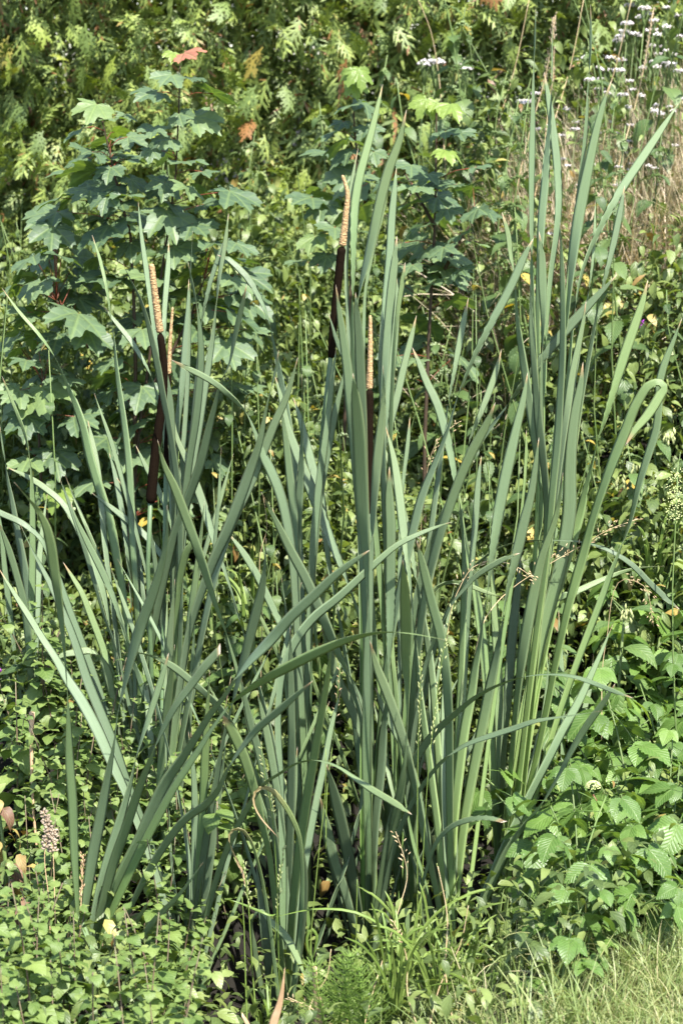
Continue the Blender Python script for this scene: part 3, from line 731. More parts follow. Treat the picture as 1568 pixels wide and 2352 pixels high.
# shoot, dt : tip first, x,y,apparent width in px; a missing width is interpolated
BLADES = """
Cc .05 : 5,661 43,714,9 87,764,10 127,821,3 150,871,6 173,927,18 190,977,21 207,1050,24 227,1117,25 253,1200,25 270,1290,22 283,1360,18 290,1450,14
Cc .12 : 212,539 233,607,10 245,661,9 256,737,3 262,777,4 267,834,9 275,900,14 285,967,16 293,1034,18 299,1100,20 303,1200,20 313,1376,16 320,1500,14
D .10 : 235,699 267,741,12 300,781,15 323,817,12 350,871,3 360,905,7 372,960,13 385,1040,18 396,1130,20 402,1250,18
D .18 : 283,607 304,650,4 320,681,7 333,717,9 350,784,14 363,844,17 373,901,16 385,960,15 398,1040,16 410,1130,18 414,1300,16
O -.05 : 396,930,3 403,994,11 433,1067,20 467,1160,23 493,1243,17 523,1330,8 556,1443,5 590,1560,8 625,1700,14 650,1900,18
D .22 : 318,462 325,540,10 335,610,15 345,680,14 356,760,12 372,850,10 388,960,10 398,1100,12
D .20 : 388,556 387,600,13 383,650,16 379,700,15 377,760,12 376,830,9 380,950,10 390,1100,12
D .05 : 432,601 443,657,7 452,701,3 460,767,13 462,834,17 457,901,19 450,967,19 437,1050,18 425,1150,18 412,1300,16
D .14 : 434,640 432,717,14 427,784,20 422,850,20 415,917,18 408,984,15 402,1080,14 400,1250,14
D .28 : 443,530 439,600,2 437,680,3 436,760,8 430,900,12 420,1050,14
D .10 : 517,545 500,594,10 480,660,12 466,724,5 460,767,4 452,860,9 445,960,14 430,1100,16 415,1280,16
D .02 : 525,490 517,560,12 503,640,9 496,710,4 490,767,11 480,834,17 467,917,19 457,984,19 443,1067,18 430,1160,16 415,1310,16
Cc -.10 : 567,652 552,720,13 538,780,11 525,840,4 507,877,4 497,917,10 480,984,18 460,1067,23 430,1150,23 400,1234,23 372,1350,22 345,1500,18
Cc .05 : 202,964 213,1017,15 225,1084,18 233,1150,18 241,1240,16 258,1376,12 280,1560,14
Cc .02 : 251,1039 263,1084,12 276,1150,16 287,1217,15 293,1268,12 300,1350,6 304,1440,5 310,1600,12
D -.12 : 312,1022 333,1067,12 360,1117,17 382,1170,11 400,1234,5 408,1300,7 412,1420,14
O -.10 : 362,1010 377,1067,12 400,1117,20 423,1177,23 450,1250,22 470,1310,20 493,1383,12 523,1466,5 545,1540,10 570,1650,16 600,1850,18
D -.15 : 376,797 380,850,9 390,917,17 395,1017,20 400,1117,18 400,1217,14 398,1330,16 400,1480,18
Cc .03 : 266,1095 285,1120,6 300,1150,14 308,1200,20 312,1270,20 318,1376,14 322,1500,12
D .0 : 210,1131 250,1161,12 283,1187,17 317,1214,18 360,1261,17 383,1293,12 397,1336,9 402,1400,12 403,1520,14
Cc -.04 : 14,1072 67,1097,14 117,1131,17 140,1151,17 167,1190,18 195,1245,20 219,1303,21 242,1376,16 256,1450,8 275,1560,10
D -.05 : 163,1154 173,1185,6 200,1243,15 233,1309,18 257,1363,16 277,1426,7 292,1480,5 312,1535,14 335,1600,18 367,1660,18 393,1743,16
A -.15 : 33,1107 67,1147,5 87,1171,10 103,1200,18 117,1250,24 124,1300,25 133,1359,20 143,1443,12 151,1530,4 155,1593,2 157,1643,10 160,1743,22 167,1843,25 171,1943,23 178,2070,12 182,2150,7
B .05 : 5,864 20,900,7 40,950,9 57,994,8 68,1050,3 72,1084,5 75,1134,13 76,1217,17 74,1376,20 73,1500,18
B .02 : 0,977 7,1024,5 13,1064,2 18,1100,7 28,1150,13 40,1217,17 52,1280,20 64,1350,22 71,1450,22
B -.05 : -6,1190 20,1260,16 40,1326,18 57,1393,20 68,1500,18
B .10 : 110,1130 100,1200,10 90,1290,18 86,1400,20 82,1520,18
B -.12 : -18,1120 2,1210,10 10,1290,14 18,1359,16 30,1459,13 43,1559,8 55,1640,10
Cc .12 : -70,1140 0,1178,17 50,1201,17 95,1238,12 120,1290,14 160,1400,18 220,1560,18 275,1740,16
E -.05 : -5,1300 33,1363,12 67,1416,18 100,1469,19 127,1509,20 153,1556,25 187,1609,30 227,1683,30 257,1750,27 285,1810,22 313,1880,20 350,1980,20 400,2150,18
E -.02 : 45,1200 73,1259,4 100,1310,12 117,1343,16 140,1393,18 160,1440,20 180,1496,22 200,1559,26 227,1626,27 262,1709,25 295,1800,20 340,1920,20 400,2120,18
Cc -.05 : 145,1290 167,1326,11 187,1359,15 207,1409,18 230,1469,19 250,1526,20 268,1580,20 283,1630,20 295,1700,20 304,1770,18
Cc -.18 : 123,1519 145,1505,14 175,1499,19 205,1495,17 226,1503,6 240,1525,18 250,1555,25 259,1600,16 268,1645,5 282,1720,12
A -.10 : 384,1160 382,1243,11 368,1309,18 347,1376,25 322,1443,27 302,1509,21 285,1576,10 273,1626,3 264,1693,3 255,1743,13 243,1809,22 228,1893,28 213,1970,30 203,2040,26 194,2120,16
A -.02 : 388,1499 375,1546,14 353,1616,17 328,1690,9 312,1743,3 302,1790,10 288,1843,18 268,1910,24 248,1975,26 225,2060,20 205,2160,14
A -.20 : 506,1490,16 492,1508,20 475,1526,22 440,1572,20 403,1622,17 375,1673,13 355,1717,4 340,1757,14 320,1810,20 290,1900,25 262,1980,26 235,2080,22 207,2180,14
A -.25 : 849,1263 816,1286,12 776,1316,18 723,1366,24 666,1419,26 623,1469,27 573,1519,18 540,1559,9 520,1592,11 483,1640,16 450,1693,19 417,1743,23 383,1793,28 350,1860,31 320,1930,31 283,2001,30 240,2101,24 207,2195,16
A -.32 : 1023,1470 973,1460,2 923,1453,3 883,1452,4 849,1456,8 796,1470,16 740,1493,23 673,1526,25 623,1553,22 573,1583,14 523,1626,7 500,1656,8 455,1725,16 405,1800,20 355,1890,24 300,2000,24 245,2120,18
A -.30 : 719,1563 689,1589,10 639,1633,18 589,1676,18 556,1716,11 523,1765,8 500,1815,14 470,1850,20 433,1875,20 383,1935,20 333,2018,18 293,2101,12 260,2180,9
A -.35 : 467,1980 433,2028,6 400,2068,12 360,2108,15 320,2161,14 283,2215,10 250,2260,10
A -.45 : 285,2390 279,2350,9 253,2275,10 235,2230,12 218,2190,13 200,2148,14 188,2115,12 181,2101,8 183,2130,8 188,2200,10
A -.22 : 343,2068 330,2090,8 313,2118,11 297,2145,8 280,2178,4 262,2215,10 235,2255,12
D -.25 : 460,1299 458,1262,13 447,1243,15 434,1258,18 418,1305,19 409,1376,13 405,1430,13 402,1600,17
O .05 : 402,1330 392,1450,18 385,1600,20 378,1750,18
O .0 : 447,1420 441,1550,15 428,1700,18 410,1820,18
E .10 : 482,1540 473,1700,19 466,1850,22 456,2000,20 448,2180,18
O -.05 : 402,1480 390,1580,18 376,1700,21 368,1820,20
Cc .0 : 292,1520 305,1600,16 316,1700,20 316,1800,18
O .02 : 326,1500 336,1580,14 345,1680,20 355,1800,20
E .05 : 433,1680 445,1780,14 448,1900,20 446,2050,20
G -.28 : 283,1499 317,1499,3 353,1508,6 400,1533,18 433,1559,18 467,1589,16 493,1613,17 525,1655,15 560,1720,14 610,1840,16 660,2050,18
G .05 : 498,585 523,594,14 543,611,17 573,644,18 596,684,14 616,731,5 626,777,5 636,824,13 646,877,18 657,940,20 669,1010,18 681,1120,16 690,1300,16 698,1600,18
O -.02 : 640,804 633,850,7 620,900,3 609,950,8 596,1017,17 573,1084,25 549,1150,28 523,1217,28 498,1270,26 470,1340,22 438,1440,18 410,1600,18
O .08 : 684,820 669,877,11 656,917,17 633,967,20 606,1034,24 579,1100,25 543,1177,24 512,1260,20 485,1360,17 455,1500,16
G -.02 : 393,826 430,846,13 467,864,15 500,885,15 523,905,14 553,932,7 573,962,5 590,1005,12 606,1050,22 623,1084,25 643,1134,25 657,1190,24 669,1260,22 680,1400,18 692,1600,18
H -.02 : 631,861 646,917,14 659,977,20 679,1034,25 709,1111,30 736,1177,29 760,1243,24 785,1303,15 806,1359,7 823,1409,9 838,1460,14 845,1600,18 848,1850,20
H .10 : 673,912 686,950,12 699,1000,20 716,1070,26 735,1140,26 746,1220,20 756,1300,12 775,1400,8 800,1550,14 830,1800,18
G .10 : 693,859 694,950,2 693,1010,7 691,1080,16 686,1150,22 682,1240,22 681,1320,20 680,1430,16 688,1700,18
G .12 : 644,930 655,1000,14 664,1080,20 672,1150,22 677,1250,18 684,1420,16
G .06 : 772,800 764,860,11 755,940,15 744,1030,18 732,1120,20 722,1220,20 712,1400,18
G .02 : 795,830 783,890,10 769,951,17 752,1040,19 735,1130,20 722,1260,18 710,1450,18
H .02 : 771,654 779,717,13 789,784,20 798,850,24 803,917,24 809,984,22 817,1080,20 828,1220,18 838,1400,18
H .04 : 754,719 762,745,5 772,780,11 789,820,13 806,860,14 822,960,16 832,1100,16
H -.02 : 816,671 819,717,15 824,784,22 827,850,25 831,950,24 835,1050,20 840,1200,18
H -.30 : 810,857 816,911,20 823,984,30 828,1084,32 833,1184,30 838,1262,20 843,1340,7 846,1393,3 843,1450,12 842,1510,18 842,1610,22 840,1710,22 843,1843,22 846,1960,20
H .02 : 879,839 881,900,8 876,967,20 867,1050,24 860,1134,18 854,1230,14 850,1400,16
H .15 : 879,193 868,240,12 856,290,18 840,350,22 824,410,24 815,470,24 812,540,20 811,620,12 808,720,10 812,850,14 820,1000,16
H .22 : 822,340 808,420,12 802,480,16 797,550,14 795,620,10 800,760,10 810,900,12
I .10 : 933,252 925,290,10 915,330,18 899,370,22 882,425,25 868,484,25 855,545,23 842,600,18 828,655,9 818,720,8 820,820,12 840,1000,14 870,1300,16
I .14 : 890,420 880,480,10 864,540,12 850,600,12 840,660,8 835,760,10
I .08 : 910,385 906,430,14 900,490,20 896,567,22 890,650,24 883,734,22 876,820,18 874,920,14 880,1100,16
I .02 : 911,542 907,590,17 900,650,22 892,740,24 884,830,22 878,920,16 880,1050,14
I -.05 : 909,620 909,684,18 903,767,28 894,850,31 887,925,24 882,1000,16 882,1100,14 890,1300,16
I .12 : 930,602 923,650,13 915,700,12 906,780,8 900,900,10
I -.04 : 956,724 946,767,13 929,834,19 910,917,20 893,984,18 877,1050,11 862,1120,4 862,1200,8 880,1400,14
I .05 : 941,957 936,1017,12 928,1084,11 921,1160,8 918,1300,12
J .05 : 946,797 960,830,14 980,880,21 1000,920,24 1020,984,24 1036,1050,20 1046,1110,12 1054,1150,5 1061,1210,7 1065,1300,14 1060,1500,18 1045,1800,20
H -.42 : 894,1071 893,1134,20 896,1201,26 896,1310,26 896,1410,24 894,1493,13 891,1560,3 889,1609,8 880,1676,22 873,1776,26 862,1876,24 855,2000,22
H -.44 : 924,1286 928,1343,18 931,1426,25 931,1509,22 934,1600,8 934,1676,2 931,1726,6 923,1793,20 909,1876,25 896,1960,23 878,2080,20
J .05 : 885,978 903,1050,17 916,1134,25 925,1210,25 934,1276,18 942,1343,8 949,1426,4 955,1490,8 965,1600,16 985,1750,20 1010,1950,20
J .10 : 876,1010 892,1060,13 912,1130,20 930,1200,22 943,1260,18 955,1330,8 968,1400,12 985,1500,20 1003,1700,20
J .0 : 956,1240 969,1293,18 989,1376,24 1011,1459,25 1024,1550,24 1030,1650,22 1032,1800,20
F -.05 : 1036,1199 1006,1209,7 956,1229,13 916,1249,15 866,1290,18 823,1330,20 773,1376,22 723,1416,24 680,1470,24 650,1540,20 640,1620,18 645,1800,18 650,2000,20
F .10 : 625,1165 643,1220,14 666,1266,20 696,1319,23 723,1376,25 749,1436,23 773,1493,18 795,1549,10 815,1600,12
I -.12 : 600,1130 643,1215,16 668,1266,22 697,1319,24 723,1376,26 749,1436,24 773,1493,18 799,1549,10 829,1609,10 845,1670,14 862,1750,8 885,1830,18 905,1950,22 920,2080,20
I -.15 : 736,1436 756,1493,16 776,1559,22 799,1609,23 823,1669,20 846,1726,10 857,1785,6 873,1850,12 898,1934,22 918,2035,20
G -.10 : 521,1220 556,1266,17 589,1319,20 623,1389,20 646,1436,17 666,1483,11 685,1560,10 696,1700,16 700,1900,18
E -.05 : 611,1236 609,1286,5 603,1343,17 586,1416,25 566,1493,23 546,1566,13 531,1626,6 515,1690,8 495,1800,16 470,1950,20 452,2100,20
J -.10 : 861,1576 876,1619,15 896,1659,20 923,1709,22 949,1786,25 965,1850,24 985,1943,22 1008,2080,18
J -.05 : 849,1470 863,1526,18 889,1593,25 913,1659,25 933,1726,22 950,1800,18 975,1930,16 1010,2100,16
H -.12 : 750,1755 766,1818,23 786,1901,30 803,1985,30 818,2068,24 835,2190,18
H .0 : 735,1830 749,1901,26 770,1985,27 792,2050,24 820,2180,18
E -.55 : 946,1871 906,1845,16 856,1815,16 816,1788,11 776,1761,6 723,1746,4 683,1753,5 640,1778,7 606,1801,9 575,1845,13 535,1920,16 500,2010,16 465,2150,16
F -.05 : 510,1640 523,1661,18 556,1728,26 580,1801,24 600,1885,20 616,1951,15 630,2060,16 645,2200,18
F .0 : 550,1540 573,1651,18 596,1735,20 619,1851,20 636,1968,16 645,2100,18
F .06 : 590,1585 616,1701,21 636,1818,20 650,1935,18 655,2100,18
F .10 : 666,1440 668,1570,18 670,1700,20 668,1835,22 663,2000,20
F .0 : 683,1715 676,1801,17 666,1935,18 660,2100,18
F -.14 : 762,1480 750,1568,14 736,1651,18 719,1751,22 702,1851,24 688,1951,26 674,2068,22 663,2235,18
F -.02 : 785,1580 765,1651,12 745,1751,18 725,1851,20 704,1968,20 685,2100,20
F -.20 : 686,1900 698,2000,18 692,2130,22 675,2260,20
F -.35 : 703,2251 683,2201,15 656,2151,20 623,2118,17 596,2092,9 582,2105,9 585,2180,14 610,2300,16
F .0 : 588,1980 600,2080,20 612,2180,26 630,2300,22
K .25 : 1229,20 1228,75,5 1225,150,4 1224,200,7 1223,270,13 1221,350,17 1220,430,15 1220,520,12 1220,620,10 1222,700,13 1227,834,15 1233,950,16 1238,1200,14 1200,1700,14
K .30 : 1267,45 1267,150,4 1265,225,4 1262,275,8 1257,330,15 1250,425,22 1243,500,22 1240,560,18 1236,640,14 1234,760,14 1238,950,12 1230,1250,12
K .15 : 1249,165 1257,215,14 1268,290,20 1278,375,22 1282,450,20 1278,530,17 1268,600,14 1259,684,14 1252,784,12 1248,920,12 1238,1250,12
K .20 : 1355,10 1356,75,7 1353,150,4 1349,200,2 1346,275,10 1339,350,10 1330,430,12 1318,540,14 1300,700,12 1275,1000,12
K .10 : 1403,185 1384,240,13 1366,310,20 1349,390,25 1336,455,29 1324,520,28 1314,590,24 1306,660,16 1298,760,12 1290,900,12 1262,1200,14
K .18 : 1559,235 1509,310,20 1469,370,24 1429,430,24 1394,490,20 1359,562,13 1333,634,8 1318,720,6 1305,850,10 1280,1100,12
K .12 : 1434,425 1424,480,15 1410,550,18 1397,605,14 1384,655,8 1375,691,2 1366,740,8 1355,800,12 1340,880,13 1315,1050,14 1270,1350,14
K .26 : 1366,460 1364,540,9 1360,600,8 1352,660,5 1330,800,8 1300,1000,10
H -.15 : 1225,546 1202,591,18 1179,644,22 1152,697,22 1122,751,20 1095,804,15 1072,857,9 1048,917,4 1030,980,8 1010,1034,13 990,1084,18 968,1140,22 950,1210,24 925,1320,20 895,1480,18 870,1700,18
I -.22 : 1418,629 1379,671,15 1345,707,22 1305,751,27 1262,801,25 1219,854,18 1185,901,12 1155,944,6 1112,1001,11 1079,1057,11 1045,1117,9 1015,1180,11 985,1260,16 955,1380,18 935,1600,18
I .02 : 1075,684 1065,734,15 1052,801,17 1043,850,12 1030,917,5 1020,990,8 1005,1100,14 985,1250,16 955,1500,16
I -.02 : 1151,802 1139,851,15 1122,901,18 1102,951,15 1083,994,7 1070,1040,4 1050,1110,12 1020,1200,20 985,1330,20 955,1550,18
I -.04 : 1137,924 1112,984,20 1085,1034,24 1062,1084,24 1040,1140,24 1012,1220,22 985,1320,18 960,1480,18
J -.18 : 1211,854 1202,911,15 1185,984,23 1166,1067,30 1149,1150,30 1136,1230,25 1125,1309,11 1117,1376,2 1108,1426,5 1102,1476,10 1092,1526,19 1082,1593,25 1066,1676,27 1053,1776,27 1044,1860,24 1037,2000,20
J -.28 : 1237,1004 1229,1067,13 1219,1134,20 1202,1201,27 1188,1262,28 1172,1326,15 1158,1393,4 1151,1443,5 1142,1493,17 1125,1576,27 1105,1676,28 1085,1776,28 1067,1876,27 1050,2020,22
K -.22 : 1338,831 1332,884,17 1322,934,24 1313,1000,28 1308,1080,32 1306,1176,36 1296,1250,35 1280,1326,34 1261,1393,34 1243,1459,30 1225,1543,26 1205,1626,24 1185,1726,22 1168,1826,18 1157,1920,15 1150,2040,12
K -.10 : 1435,1024,2 1455,991,15 1488,951,24 1515,907,25 1524,890,20 1512,878,18 1492,884,22 1465,920,24 1437,984,26 1410,1050,26 1382,1125,21 1358,1200,20 1342,1260,24 1325,1320,26 1306,1385,22 1280,1500,18 1240,1700,16 1190,1920,14
K .02 : 1565,730 1545,784,11 1522,844,19 1513,880,20 1512,920,19 1506,984,21 1485,1050,20 1465,1117,17 1445,1201,9 1420,1268,7 1400,1320,14 1375,1390,18 1340,1480,18 1280,1650,16 1210,1900,14
K -.12 : 1487,642 1475,691,16 1455,751,25 1432,817,27 1412,884,22 1392,951,14 1372,1011,3 1360,1060,6 1345,1117,17 1330,1184,25 1305,1268,26 1285,1340,22 1262,1440,18 1230,1600,16 1190,1850,14
K -.14 : 1292,1085 1275,1190,14 1245,1276,20 1222,1376,28 1203,1476,28 1190,1570,18 1177,1700,14 1163,1900,12
K .05 : 1152,487 1165,534,14 1173,591,11 1180,627,3 1184,684,5 1189,751,13 1199,817,18 1209,884,22 1222,967,26 1236,1050,24 1252,1150,20 1258,1230,15 1250,1400,14 1200,1800,14
K .10 : 1237,531 1243,584,17 1245,650,22 1247,717,16 1245,784,6 1243,900,8 1244,1050,12
K .08 : 1217,640 1220,750,14 1229,884,17 1236,967,23 1246,1050,20 1254,1150,16 1240,1400,14
K .0 : 1285,510 1290,617,11 1292,717,14 1290,817,15 1285,917,18 1279,1017,20 1269,1117,19 1258,1240,16 1225,1500,16
K .07 : 1345,690 1338,740,10 1328,790,15 1315,850,18 1305,917,20 1295,984,18 1282,1080,16 1255,1300,14
J .10 : 1208,987 1207,1050,9 1203,1117,7 1192,1220,8 1150,1500,12
J .02 : 1105,1046 1098,1101,14 1092,1184,18 1085,1268,17 1079,1350,12 1073,1450,12 1064,1600,16 1052,1800,18
K -.05 : 1046,1084 1055,1150,10 1063,1217,13 1072,1270,17 1089,1343,22 1102,1426,25 1112,1509,25 1120,1600,24 1128,1720,22 1138,1900,18
K -.08 : 1126,1250 1130,1326,10 1135,1426,18 1142,1526,23 1145,1643,21 1146,1743,17 1147,1900,15
K -.06 : 1196,1270 1189,1343,17 1179,1426,25 1172,1509,26 1165,1609,23 1157,1703,17 1151,1850,14
I -.10 : 1158,1374 1112,1359,10 1079,1346,12 1045,1336,10 1008,1345,8 975,1400,10 950,1500,14 940,1750,16
I -.25 : 1194,1270 1168,1279,10 1129,1299,15 1089,1326,13 1065,1353,9 1042,1380,6 1015,1430,6 985,1500,9 955,1650,14
K .05 : 1525,1300 1445,1309,8 1379,1333,15 1329,1356,18 1285,1373,18 1250,1400,15 1215,1480,14 1180,1700,14
I -.12 : 1560,1400 1538,1383,12 1495,1343,15 1445,1293,14 1395,1263,9 1329,1244,4 1262,1241,3 1195,1244,3 1145,1259,5 1100,1290,7 1060,1340,9 1020,1420,10 975,1600,12
H -.50 : 1452,1603 1412,1589,10 1362,1569,11 1312,1553,8 1262,1549,4 1205,1554,3 1145,1573,6 1095,1599,10 1045,1639,14 1000,1680,18 950,1750,20 908,1850,20 875,2020,18
H -.46 : 1379,1633 1329,1641,2 1279,1648,5 1229,1656,11 1179,1673,14 1129,1689,14 1079,1706,11 1030,1735,9 980,1790,10 920,1900,14 880,2060,16
Lr .05 : 1407,1433 1382,1493,10 1355,1553,17 1329,1609,22 1292,1676,23 1259,1743,22 1225,1809,20 1192,1876,22 1161,1943,26 1130,2018,28 1097,2101,24
Lr -.05 : 1412,1569 1392,1603,12 1352,1659,18 1312,1723,15 1279,1786,8 1245,1843,7 1197,1905,15 1162,1960,22 1130,2030,22 1095,2120,20
N .05 : 1362,1496 1358,1559,9 1342,1626,16 1328,1676,14 1312,1743,12 1300,1810,12
N -.02 : 1282,1400 1285,1476,11 1290,1576,16 1292,1676,14 1292,1780,12
K -.02 : 1248,1640 1235,1693,12 1222,1759,17 1205,1826,17 1190,1893,15 1170,2010,14
J -.50 : 1157,1888,8 1135,1881,12 1112,1878,12 1079,1882,14 1040,1896,13 1006,1928,11 983,1985,9 965,2060,8 985,2160,10
K -.40 : 1122,2042 1135,2101,12 1146,2140,12
J .05 : 985,1480 990,1600,18 1000,1750,20 1008,1900,20 1015,2050,18
J .0 : 1020,1500 1019,1650,19 1021,1800,20 1028,2000,18
J .08 : 1062,1560 1056,1680,14 1050,1800,18 1042,2000,18
Q -.02 : 1262,1500 1248,1640,12 1228,1780,14 1205,1900,14
Q .0 : 1115,1650 1130,1760,10 1150,1880,12 1168,2000,12
G .0 : 640,1480 660,1600,12 680,1750,18 695,1950,18
E .0 : 520,1700 500,1850,16 480,2000,20 458,2180,18
I .05 : 1010,1290 1000,1400,12 985,1500,18 965,1650,18
D .15 : 340,1180 355,1280,12 370,1400,16 388,1600,18
O .04 : 470,1150 458,1260,12 440,1400,18 415,1580,18
"""
BRIGHT = {(5,661),(212,539),(235,699),(388,556),(631,861),(673,912),(521,1220),(-5,1300),(45,1200),(145,1290),(396,930),(210,1131),(14,1072),(312,1022),(956,724),(941,957),(946,797),(885,978),(876,1010),(1225,546),(1418,629),(1075,684),
 (1151,802),(1211,854),(1237,1004),(1338,831),(1487,642),(1559,235),(1249,165),(1105,1046),(1126,1250),(1196,1270),(1046,1084),(894,1071),(910,385),(909,620),(879,193),(861,1576),(251,1039),(202,964),(1525,1300),(1362,1496),(1282,1400),(1248,1640),(123,1519),(625,1165),(498,585),(1434,425),(985,1480),(1020,1500),(292,1520),(326,1500)}
DARK = {(567,652),(640,804),(684,820),(384,1160),(393,826),(1137,924),(810,857),(816,671),(933,252),(1403,185),(1285,510),(1229,20),(1355,10),(762,1480),(750,1755),(735,1830),(510,1640),(644,930),(693,859),(362,1010),(33,1107),(1412,1569),
 (924,1286),(506,1490),(956,1240),(432,601),(283,607),(1565,730),(600,1130),(879,839),(719,1563),(1023,1470),(402,1480),(402,1330),(482,1540),(666,1440),(611,1236),(771,654),(1217,640)}
SHOOT_LABELS = {
 'A': 'bulrush plant at lower left whose leaves fan out from the marjoram',
 'B': 'bulrush plant cut by the left edge above the purple thistle',
 'Cc': 'bulrush plant rising left of the two brown seed heads at left',
 'D': 'bulrush plant bearing the brown seed head with the long bare pollen spike at left',
 'O': 'bulrush plant bearing the thin half hidden seed head beside the left one',
 'E': 'bulrush plant with the broad pale leaves leaning to the left edge',
 'F': 'bulrush plant in the dark hollow beside the curled tan leaves',
 'G': 'tall bulrush plant bearing the high dark seed head left of centre',
 'H': 'bulrush plant at the centre bearing the upright seed head behind a broad leaf',
 'I': 'bulrush plant just right of the central seed head with leaves reaching right',
 'J': 'bulrush plant with parallel upright leaves right of the long grass stalks',
 'K': 'tallest bulrush plant at right with pale stem bases and a looped leaf',
 'Lr': 'bulrush plant with two straight leaves slanting over the bramble leaves',
 'N': 'small bulrush plant behind the slanting leaves at right',
 'Q': 'short bulrush plant behind the tallest one at its foot'}
def velvet_head(pts, r0, r1, name, mat, parent, rough, n=10, seg=70, ends=True):
    S = catmull([(p.x, p.z, p.y) for p in pts], seg)
    L = []; rad = []
    for i in range(seg):
        t = i / (seg - 1)
        L.append(Vector((S[i, 0], S[i, 2], S[i, 1])))
        r = r0 + (r1 - r0) * t
        if ends:
            e = min(t, 1 - t) * 14
            r *= min(1, math.sqrt(max(0.0, min(1, e)) * (2 - min(1, e))) * .9 + .25)
        rad.append(r * (1 + random.uniform(-rough, rough) * .12))
    mb = MB(); tube(mb, L, rad, n, rough=rough)
    return mb.obj(name, [mat], parent)
def build_bulrushes():
    roots = {}
    for k, (a, b, Y) in SHOOTS.items():
        r = empty('bulrush_plant', P(a, b, Y)); roots[k] = r
        tag(r, SHOOT_LABELS[k], 'bulrush', 'bulrush plants of the clump')
    for i, line in enumerate(BLADES.strip().splitlines()):
        head, body = line.split(':')
        k, dt = head.split(); dt = float(dt)
        ax, ay, Y = SHOOTS[k]
        pts = []
        for tok in body.split():
            c = tok.split(',')
            pts.append((float(c[0]), float(c[1]), float(c[2]) if len(c) > 2 else None))
        if pts[-1][1] < ay - 30:
            rs = random.Random(i)
            pts.append((ax + rs.uniform(-16, 16), ay + 12, 12))
        rs = random.Random(900 + i)
        key = (int(pts[0][0]), int(pts[0][1]))
        tone = 1 if key in BRIGHT else -1 if key in DARK else rs.choice((-.6, 0, .6))
        # leaves turned up and to the sun stand bright, those leaning over or turned away stand dark
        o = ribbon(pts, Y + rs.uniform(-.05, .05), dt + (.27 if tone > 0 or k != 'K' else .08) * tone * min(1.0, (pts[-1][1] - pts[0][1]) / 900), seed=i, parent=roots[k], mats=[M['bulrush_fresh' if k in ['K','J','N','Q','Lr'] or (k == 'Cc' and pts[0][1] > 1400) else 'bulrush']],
                   sg=-1 if tone > 0 else 1 if tone < 0 else None, face=1.2 if abs(tone) > .5 else 1.05, nseg=150 if key == (1435, 1024) else 70 if key in ((460, 1299), (123, 1519), (285, 2390), (703, 2251)) else None)
        world_to_local(o, roots[k])
    # the thinner leaves further inside the clump, crossing at all angles
    rs = random.Random(5)
    for i in range(26):
        k = rs.choice('GHIOEDFJ'); ax, ay, Y = SHOOTS[k]
        L = rs.uniform(650, 1150); lean = rs.uniform(-.42, .42); w = rs.uniform(8, 13); c = rs.uniform(-60, 60)
        tw = rs.uniform(.35, .6); pts = []
        for j in range(9):
            f = 1 - j / 8
            pts.append((ax + rs.uniform(-3, 3) + lean * L * f ** 1.5 + c * math.sin(f * 3.1), ay + 10 - L * f, 0 if j == 0 else w * (1 - .78 * math.exp(-((f - tw) / .10) ** 2))))
        o = ribbon(pts, Y + .06, rs.uniform(.05, .30), seed=500 + i, parent=roots[k], mats=[M['bulrush']], sg=rs.choice((-1, 1)), face=1.15)
        world_to_local(o, roots[k])
    def add(k, mk):
        o = mk; world_to_local(o, roots[k])
    def stalk(k, seq, r=0.0065):
        ax, ay, Y0 = SHOOTS[k]
        mb = MB(); tube(mb, [P(x, y, Y) for x, y, Y in seq] + [P(ax, ay + 10, Y0)], [r * .8] * (len(seq)) + [r * 1.5], 8)
        add(k, mb.obj('stalk', [M['stalk']], roots[k]))
    # left seed head
    Y = 4.90; s = px(Y)
    add('D', velvet_head([P(348, 606, Y), P(354, 660, Y), P(361, 715, Y), P(368, 765, Y)], 6.5 * s, 8.5 * s, 'pollen_spike', M['pollen'], roots['D'], .16, 20, 150))
    add('D', velvet_head([P(368, 765, Y), P(376, 834, Y), P(375, 900, Y), P(366, 975, Y), P(355, 1060, Y), P(346, 1158, Y)], 8.5 * s, 12.5 * s, 'seed_head', M['brown'], roots['D'], .03))
    stalk('D', [(346, 1150, Y), (340, 1300, Y), (350, 1600, 4.92)])
    Y = 5.0; s = px(Y)
    add('O', velvet_head([P(397, 705, Y), P(391, 784, Y), P(388, 860, Y)], 2.5 * s, 5.5 * s, 'pollen_spike', M['pollen'], roots['O'], .16, 16, 120))
    add('O', velvet_head([P(388, 860, Y), P(386, 960, Y), P(382, 1090, Y)], 6 * s, 8 * s, 'seed_head', M['brown'], roots['O'], .03))
    stalk('O', [(382, 1080, Y), (378, 1300, Y), (372, 1650, 4.9)])
    # high seed head left of centre
    Y = 4.92; s = px(Y)
    add('G', velvet_head([P(786, 402, Y), P(797, 440, Y), P(793, 500, Y), P(786, 566, Y)], 3.5 * s, 8.5 * s, 'pollen_spike', M['pollen'], roots['G'], .16, 20, 150))
    add('G', velvet_head([P(785, 566, Y), P(777, 640, Y), P(768, 720, Y), P(760, 824, Y)], 10 * s, 8.5 * s, 'seed_head', M['brown'], roots['G'], .03))
    stalk('G', [(760, 818, Y), (745, 950, Y), (730, 1120, Y), (712, 1450, Y)], .007)
    # central seed head
    Y = 4.62; s = px(Y)
    add('H', velvet_head([P(850, 724, Y), P(850, 800, Y), P(848, 895, Y)], 3.5 * s, 7.5 * s, 'pollen_spike', M['pollen'], roots['H'], .16, 20, 150))
    add('H', velvet_head([P(848, 894, Y), P(848, 1000, Y), P(846, 1184, Y)], 9.5 * s, 8 * s, 'seed_head', M['brown'], roots['H'], .03))
